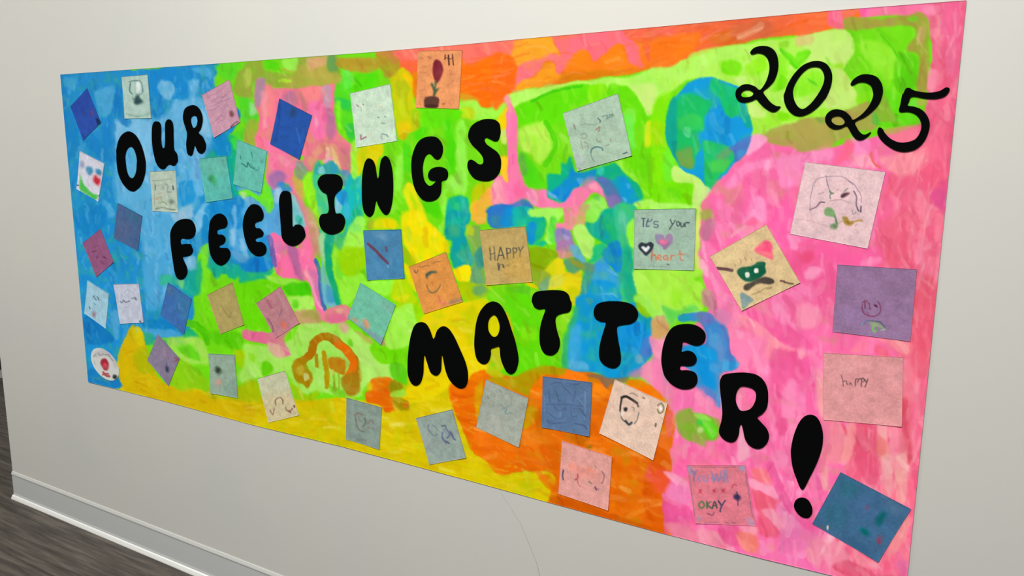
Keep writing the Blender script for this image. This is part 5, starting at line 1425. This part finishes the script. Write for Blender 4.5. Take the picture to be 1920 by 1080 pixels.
S 60484c .95 10 : 490,215 520,200 535,245
S 60484c .9 10 : 560,245 570,225 590,250
S 504040 .95 12 : 625,255 630,185 650,180
S 504040 .95 12 : 650,215 670,175 690,180
S 504040 .95 12 : 690,260 700,170 725,185 715,210
S 504040 .95 12 : 730,180 745,210 765,180
S 504040 .95 12 : 765,180 735,265
S c88488 .6 8 : 590,315 650,305
P e4a8a8 .4 12 : 360,60 520,120 700,60 500,20
P d08888 .4 14 : 950,300 1110,320 1100,460 980,430
P d48c90 .35 14 : 680,350 740,340 760,580 700,600
N 3c6488|dark teal blue note hanging low right with dark green spots|=1440,860,4.909 670,120 1315,458 1015,945 410,592
P 2c6478 .7 8 : =1440,860,4.909 660,180 820,220 830,320 740,360 660,320
P 2c6478 .6 10 : 600,380 700,420 720,560 680,640 540,580 520,480
P 005c5c .9 5 : 1000,540 1060,480 1090,500 1060,570 1040,610 1000,610
P 006464 .9 5 : 850,630 900,640 940,680 910,700 860,670
P 903850 .8 3 : 890,430 930,430 930,460 900,465
P 903850 .8 4 : 1000,740 1030,720 1050,760 1020,785
P 704464 .6 4 : 1010,700 1060,700 1060,730 1010,740
S 6c4068 .6 10 : 985,800 995,840
P e0d8b8 .9 1.5 : 545,610 560,615 555,650 545,640
S 70604c .7 12 : 500,610 520,640
P 4c70a0 .5 10 : 820,360 960,380 980,500 860,520
P 2c5478 .5 10 : 700,720 900,800 960,900 860,860
P 506c88 .5 6 : 1040,300 1240,440 1180,520 1060,400
N dc7888|rose pink note with a dotted border, the words YOU WILL at top and OKAY below|=1230,850 348,128 1008,128 1130,808 448,778
P a098b8 .75 4 : =1230,850 350,120 420,150 430,230 390,240
P a098b8 .75 4 : 930,140 1005,130 1005,190 950,190
P a888a8 .75 4 : 1030,710 1100,740 1120,800 1040,790
P a888a8 .7 4 : 470,710 520,700 500,750 470,760
S a46078 .8 12 : 440,150 600,150 900,150
S 9c6880 .8 12 : 380,250 410,450 440,700
S 9c6080 .8 12 : 1010,220 1050,450 1090,700
S a06888 .7 14 : 560,780 700,770
S 985878 .8 14 : 780,770 820,780
S 985878 .8 14 : 860,770 900,780
S 9078a0 .95 20 : 405,175 438,225
S 9078a0 .95 20 : 470,180 438,230 432,305
S 9880a8 .95 16 : 500,245 480,275 495,305 520,290 518,255 500,245
S 9880a8 .95 16 : 545,245 548,300 580,305 588,245
S 8880ac .95 20 : 630,200 655,310 685,230 712,310 740,195
S 8880ac .95 17 : 758,245 764,315
S 8880ac .95 17 : 772,185 785,320
S 9088ac .95 17 : 796,180 812,322
P c03c54 .9 2 : 485,385 505,400 530,395 518,420 524,446 502,432 484,446 490,415
P c03c54 .9 2 : 640,395 655,400 680,388 672,415 684,440 660,430 642,452 646,420
P c03c54 .9 2 : 735,395 755,400 784,388 772,415 782,444 758,430 738,452 744,420
S 5c7c50 .95 20 : 520,535 492,560 500,600 535,605 552,570 530,535
S 4c6848 .95 18 : 578,530 582,612
S 4c6848 .95 16 : 622,535 586,570 630,612
S 44504c .95 17 : 640,612 662,535 690,608
S 44504c .95 14 : 650,585 684,580
S 4c4460 .95 18 : 704,530 736,575
S 4c4460 .95 18 : 782,525 740,590 728,650
S 985070 .9 14 : 580,670 640,690 660,660
S b83c58 .9 14 : 860,385 880,345 910,360
P 3c3054 .95 3 : 875,480 910,450 960,490 930,530 890,510
S 3c3054 .95 12 : 915,430 925,520 930,580
N e4c4b0|cream tilted note with a black oval face, on the orange paint|=930,560 1342,905 =930,730 1935,155 1775,790 1168,485
S 34302c .97 30 : =930,730 1420,90 1470,75 1540,115 1590,150
S 3c3838 .95 20 : 1420,100 1405,180 1400,240
S 544c48 .95 20 : 1590,150 1605,190
S 645c58 .9 16 : 1405,250 1420,320 1460,360
P 2c2828 .97 2 : 1440,200 1480,200 1470,245 1445,235
P e8dcd4 .9 3 : 1400,250 1430,240 1430,290 1410,300
S 444850 .95 26 : 1465,350 1500,390 1530,370
S 78706c .9 14 : 1610,260 1590,340 1560,380
S 88807c .8 10 : 1530,200 1560,210 1550,240
S 80706c .8 10 : 1510,45 1550,40 1600,70
S 6c6060 .8 16 : 1660,90 1680,100
S 848060 .95 18 : 1825,175 1870,150 1895,200 1880,250 1845,265 1825,220
P f4ece4 .9 2 : 1845,190 1870,190 1870,230 1850,230
S 58504c .9 22 : 1805,380 1800,410
S b8a0a0 .6 8 : 1320,130 1330,200
N 587498|slate blue note filled with crossing pen lines, under the first T|=930,560 535,870 1088,940 =930,730 1060,525 520,420
S 48587c .7 12 : =930,730 600,0 610,140
S 48587c .7 12 : 680,20 720,130
S 48587c .7 12 : 760,-40 860,60
S 48587c .7 12 : 900,20 880,130
S 48587c .7 10 : 560,160 1040,180
S 485880 .7 12 : 660,180 720,240 800,200
S 485880 .7 12 : 850,240 870,300 920,290
S 485880 .7 12 : 600,260 700,330 780,300
S 485880 .7 12 : 580,340 640,380 800,370
S 404c70 .7 14 : 900,380 1000,400 1030,440
S 7894b8 .7 10 : 930,90 1010,190
S 7894b8 .7 10 : 1010,20 1010,260
S 6888b0 .6 12 : 550,60 560,380
S 7090b8 .6 8 : 740,240 730,300
S 7090b8 .6 8 : 1000,280 1010,340
S 485880 .6 12 : 620,-60 700,-80 760,-60
S 485880 .6 12 : 800,-80 900,-60 960,-70
S 404c70 .6 10 : 940,200 1020,300
N a0a89c|grey tilted note with faint pencil scribble, left of the slate blue note|=640,570 1635,848 =930,730 372,98 265,648 =640,720 1525,480
S 849490 .7 12 : =930,730 60,230 120,200 180,180
S 7c9490 .7 16 : 100,200 120,270 180,260
S 8c9890 .6 12 : 20,120 100,130
S 707c7c .8 12 : =640,720 1655,140 1665,160
S 7c8c8c .8 12 : 1790,60 1810,90
S 6c8488 .7 14 : 1870,270 1860,320
S 8c9490 .6 12 : 1790,220 1830,260 
S b0b4a8 .6 12 : 1690,210 1750,230
S 98a098 .6 12 : 1640,300 1720,340 1800,360
P b0b0a8 .4 14 : 1560,300 1760,360 1900,600 1700,540
N 94a49c|grey note with small blue block shapes, on the yellow paint|=640,720 850,380 1255,282 1410,825 1000,902
S 747c8c .9 14 : =640,720 990,450 985,500 1010,540 1050,580 1090,560
S 788090 .8 12 : 1030,460 1070,480 1090,520
S 606880 .9 18 : 1140,470 1180,465 1190,490
S 687090 .85 20 : 1150,540 1150,600 1190,660
S 6c7494 .85 22 : 1200,510 1230,560 1200,600
S 606c88 .9 20 : 1240,530 1270,600 1290,620
S 5c6478 .9 18 : 1190,640 1220,660
S 8890a4 .8 20 : 1160,500 1200,560
P 98a0a0 .4 10 : 960,640 1080,640 1060,760 980,760
N 86988e|grey green note with two faint brown figures, at the bottom near the orange blob|=640,720 70,150 465,262 437,732 60,617
S 807468 .85 20 : =640,720 160,350 200,320 250,340
S 787068 .8 14 : 170,360 180,460 220,520 270,530
S 707068 .85 18 : 270,380 280,430 250,470
S 807870 .7 12 : 200,370 230,420
S 847870 .8 16 : 310,440 350,400 370,440
S 807470 .7 14 : 310,480 380,500
S 787870 .6 20 : 200,620 280,630
P 7c8c88 .4 10 : 80,500 260,580 240,650 80,600
P 80a098 .4 10 : 90,180 250,230 180,280
N c8c8a8|cream note shading to beige with brown arches drawn, on green and yellow paint|=430,600 325,655 637,568 790,1068 450,1150
P d0c098 .8 10 : =430,600 400,870 720,820 790,1068 450,1150
S 8c6858 .9 13 : 535,950 530,900 580,870 610,900 610,940
S 905c50 .9 13 : 470,1010 500,1060 520,1000
S 905c50 .9 14 : 640,980 650,1010 690,1030 720,990
S 6c4448 .9 18 : 735,960 740,975
S a89078 .6 10 : 540,960 500,1000
S 986858 .8 20 : 680,1020 700,1040
N dc9c94|salmon pink note with curved dark strokes, low on the orange paint|=930,730 750,575 1312,757 =930,880 1268,455 708,268
S 4c3c50 .9 18 : =930,880 765,5 758,60 765,110
S 785064 .85 12 : 1200,20 1225,60 1215,120 1195,150
S 8c8474 .8 12 : =930,730 1120,860 1140,880
S b84c58 .95 20 : =930,880 925,50 930,90 905,110
S b85c64 .9 12 : 925,110 935,160 960,190
S 8c7c68 .9 20 : 1055,130 1075,150
S 704c68 .9 20 : 1120,195 1135,225
S 805070 .8 10 : 1145,210 1160,220
P f49078 .6 5 : =930,730 820,830 880,830 900,890 850,880
P fc9470 .7 4 : 1035,880 1080,880 1090,910 1050,910
P e8806c .35 12 : 850,830 1100,900 1180,1000 900,960
"""
STICKER = r"""
P b0a8ac .6 3 : =150,590 180,420 300,390 400,440 440,560 400,600 360,500 280,460 180,480
S 787c80 .8 10 : 160,470 190,440
S 787c80 .8 10 : 215,430 240,455 275,440
S 787c80 .8 10 : 290,450 330,450 345,475
S 787c80 .8 10 : 355,490 385,515
S 989ca0 .7 8 : 170,520 180,560
P a02838 .95 2 : 255,500 295,490 325,530 335,580 320,620 285,625 260,590 240,545
P e04858 .85 2 : 275,545 300,540 310,575 285,590
S a84848 .95 22 : 270,645 300,680 340,690
S a84848 .9 16 : 265,675 300,660 330,665
P 2c3430 .95 2 : 385,675 425,680 420,720 380,715
"""

# ---------------------------------------------------------------- the painted poster
TOP = [(114, 140), (246, 130.5), (400, 120), (540, 109.5), (700, 98), (860, 84.5), (1000, 71.5), (1240, 50), (1400, 35), (1550, 21), (1700, 9.5), (1812, 1)]
BOT = [(166.5, 716), (300, 749), (470, 795), (640, 836), (880, 900), (1043, 945), (1240, 998.5), (1440, 1049), (1560, 1078), (1698, 1113)]
tw = np.array([to_wall(*p) for p in TOP]); bw = np.array([to_wall(*p) for p in BOT])
NC, NR = 1150, 600
pxs = np.linspace(112, 1814, NC); xs = np.array([to_wall(p, 400)[0] for p in pxs])
xs = (xs - xs[0]) / (xs[-1] - xs[0])
v = np.linspace(0, 1, NR)[:, None]
xt = tw[0, 0] + xs * (tw[-1, 0] - tw[0, 0]); xb = bw[0, 0] + xs * (bw[-1, 0] - bw[0, 0])
zt = np.interp(xt, tw[:, 0], tw[:, 1]); zb = np.interp(xb, bw[:, 0], bw[:, 1])
PX = xt[None, :] * (1 - v) + xb[None, :] * v
PZ = zt[None, :] * (1 - v) + zb[None, :] * v
cv = Canvas(PX, PZ, srgb('74e010'))
cv.run(PAINT)
cv.daub(4500, 0.45)
cv.grain(0.10)
def wave(x, z):
    return -0.0016 - 0.0007 * (noise2(x + 9, z + 9, .22, .3, 21) + noise2(x + 9, z + 9, .09, .12, 22) * .4)
poster = sheet('painted_poster', PX, PZ, wave(PX, PZ), cv.linear(), m_paint, back=-0.0006)
finish(poster, 'long multicoloured hand painted paper poster fixed flat on the white wall', 'poster')

# ---------------------------------------------------------------- bubble letters and digits cut from black paper
def cut_shape(name, loops, parent=None):
    W = [np.array([to_wall(*p) for p in spline(l, 6)]) for l in loops]
    c = W[0].mean(0)
    cu = bpy.data.curves.new('tmp', 'CURVE'); cu.dimensions = '2D'; cu.fill_mode = 'BOTH'
    cu.extrude = 0.0006; cu.bevel_depth = 0.0003; cu.bevel_resolution = 1; cu.offset = -0.0003
    for w_ in W:
        sp = cu.splines.new('POLY'); sp.points.add(len(w_) - 1)
        for p, q in zip(sp.points, w_): p.co = (q[0] - c[0], q[1] - c[1], 0, 1)
        sp.use_cyclic_u = True
    t = bpy.data.objects.new('tmp', cu); COL.objects.link(t)
    dg = bpy.context.evaluated_depsgraph_get()
    me = bpy.data.meshes.new_from_object(t.evaluated_get(dg)); me.name = name
    bpy.data.objects.remove(t); bpy.data.curves.remove(cu)
    me.transform(Matrix.Rotation(math.pi / 2, 4, 'X'))
    yy = float(wave(c[0] - 0 * c[0] + np.zeros(1), c[1] + np.zeros(1))[0])
    return me, Vector((c[0], -0.0031, c[1]))
rd = Reader(); cur = []; items = []
for ln in LETTERS.strip().split('\n'):
    if '|' in ln:
        items.append([ln.split('|'), [], []])
    else:
        k = 0
        if ln[0] == 'H': k = 1; ln = ln[1:]
        if ln[0] == 'P': k = 2; ln = ln[1:]
        P = rd.pts(ln)
        items[-1][1 if k < 2 else 2].append(P)
GR = {'letter': 'black paper bubble letters', 'digit': 'calligraphic digits of the year'}
for (ch, nm, lab), loops, extra in items:
    if ch == '!':
        m1, c1 = cut_shape('mark_stroke', loops); m2, c2 = cut_shape('mark_dot', extra)
        root = bpy.data.objects.new('exclamation_mark', None); COL.objects.link(root); root.location = c2
        root.empty_display_size = 0.05
        a = link('mark_stroke', m1, m_black, root); a.location = c1 - c2
        link('mark_dot', m2, m_black, root)
        finish(root, lab, 'punctuation')
        continue
    kind = nm.split()[0]
    me, c = cut_shape('paper_' + kind, loops)
    finish(link('paper_' + kind, me, m_black, None, c), lab, kind, GR[kind])

# ---------------------------------------------------------------- paper notes stuck on the poster
def note_grid(Q, n):
    Wq = np.array([to_wall(*p) for p in Q])
    u = np.linspace(0, 1, n)[None, :, None]; v = np.linspace(0, 1, n)[:, None, None]
    G = (1 - v) * ((1 - u) * Wq[0] + u * Wq[1]) + v * ((1 - u) * Wq[3] + u * Wq[2])
    return G[..., 0], G[..., 1]
cur = None; notes = []; rd = Reader()
for ln in NOTES.strip().split('\n'):
    if ln.startswith('N '):
        c, lab, q = ln[2:].split('|'); notes.append([c, lab, rd.pts(q), '', rd.o])
    else:
        notes[-1][3] += ln + '\n'
for i, (c, lab, Q, art, org) in enumerate(notes):
    size = max(np.ptp(Q[:, 0]), np.ptp(Q[:, 1])); n = int(min(110, max(64, size * 0.72)))
    X, Z = note_grid(Q, n)
    # order rows so that columns keep increasing in x for the window search
    cn = Canvas(X, Z, srgb(c), warp=0.5)
    cn.win = lambda lo, hi, s=cn: (slice(0, s.px.shape[0]), slice(0, s.px.shape[1]))
    r2 = Reader(); r2.o = org
    if art.strip(): cn.run(art, r2)
    cn.grain(0.05)
    sp = noise2(X + 3, Z + 3, .0028, .0028, 40 + i) + noise2(X + 3, Z + 3, .012, .012, 80 + i) - 1.0
    cn.rgb = np.clip(cn.rgb * (1 + 0.10 * sp[..., None]), 0, 1)
    u = np.linspace(-1, 1, n)[None, :]; v = np.linspace(-1, 1, n)[:, None]
    rr = np.random.RandomState(100 + i).rand(4)
    curl = 0.0012 * (rr[0] * np.clip(u + v - 1.0, 0, 1) ** 2 + rr[1] * np.clip(v - u - 1.0, 0, 1) ** 2 + rr[2] * np.clip(u - v - 1.0, 0, 1) ** 2 + rr[3] * np.clip(-u - v - 1.0, 0, 1) ** 2)
    Y = -0.0031 - curl * 1.2 - 0.0003 * noise2(X + 3, Z + 3, .04, .05, 200 + i)
    o = sheet('paper_note', X, Z, Y, cn.linear(), m_note, back=-0.0022)
    finish(o, lab, 'note', 'square paper notes on the poster')

# oval printed sticker, bottom left
def oval(cx, cy, ax, ay, bx, by, n=90):
    u = np.linspace(-1, 1, n)[None, :]; v = np.linspace(-1, 1, n)[:, None]
    du = u * np.sqrt(1 - v * v / 2); dv = v * np.sqrt(1 - u * u / 2)
    px = cx + ax * du + bx * dv; py = cy + ay * du + by * dv
    P = np.array([to_wall(a, b) for a, b in zip(px.ravel(), py.ravel())])
    return P[:, 0].reshape(n, n), P[:, 1].reshape(n, n)
X, Z = oval(150 + 290 / 6, 590 + 555 / 6, 26.0, 11.0, 3.5, 28.5)
cn = Canvas(X, Z, srgb('c6cac6'), warp=0.2)
cn.win = lambda lo, hi, s=cn: (slice(0, s.px.shape[0]), slice(0, s.px.shape[1]))
cn.run(STICKER)
o = sheet('oval_sticker', X, Z, np.full(X.shape, -0.0030), cn.linear(), m_note, back=-0.0021)
finish(o, 'pale oval sticker with a round red emblem in the bottom left corner of the poster', 'sticker')

# small dark fitting on the far wall, just past the corner
r = R @ np.array([1.0 - 960, 681.0 - 540, F]); t = (fx - 0.0) / r[0]
gy, gz = r[1] * t - D, r[2] * t + CAMZ
bm = bmesh.new(); box(bm, fx + 0.0, fx + 0.02, gy - 0.25, gy + 0.03, gz - 0.035, gz + 0.035)
bmesh.ops.bevel(bm, geom=list(bm.edges), offset=0.006, segments=2, affect='EDGES')
o = bm_obj('wall_fitting', bm, m_dark)
finish(o, 'small dark fitting low on the far wall, at the left edge of the view', 'fitting')
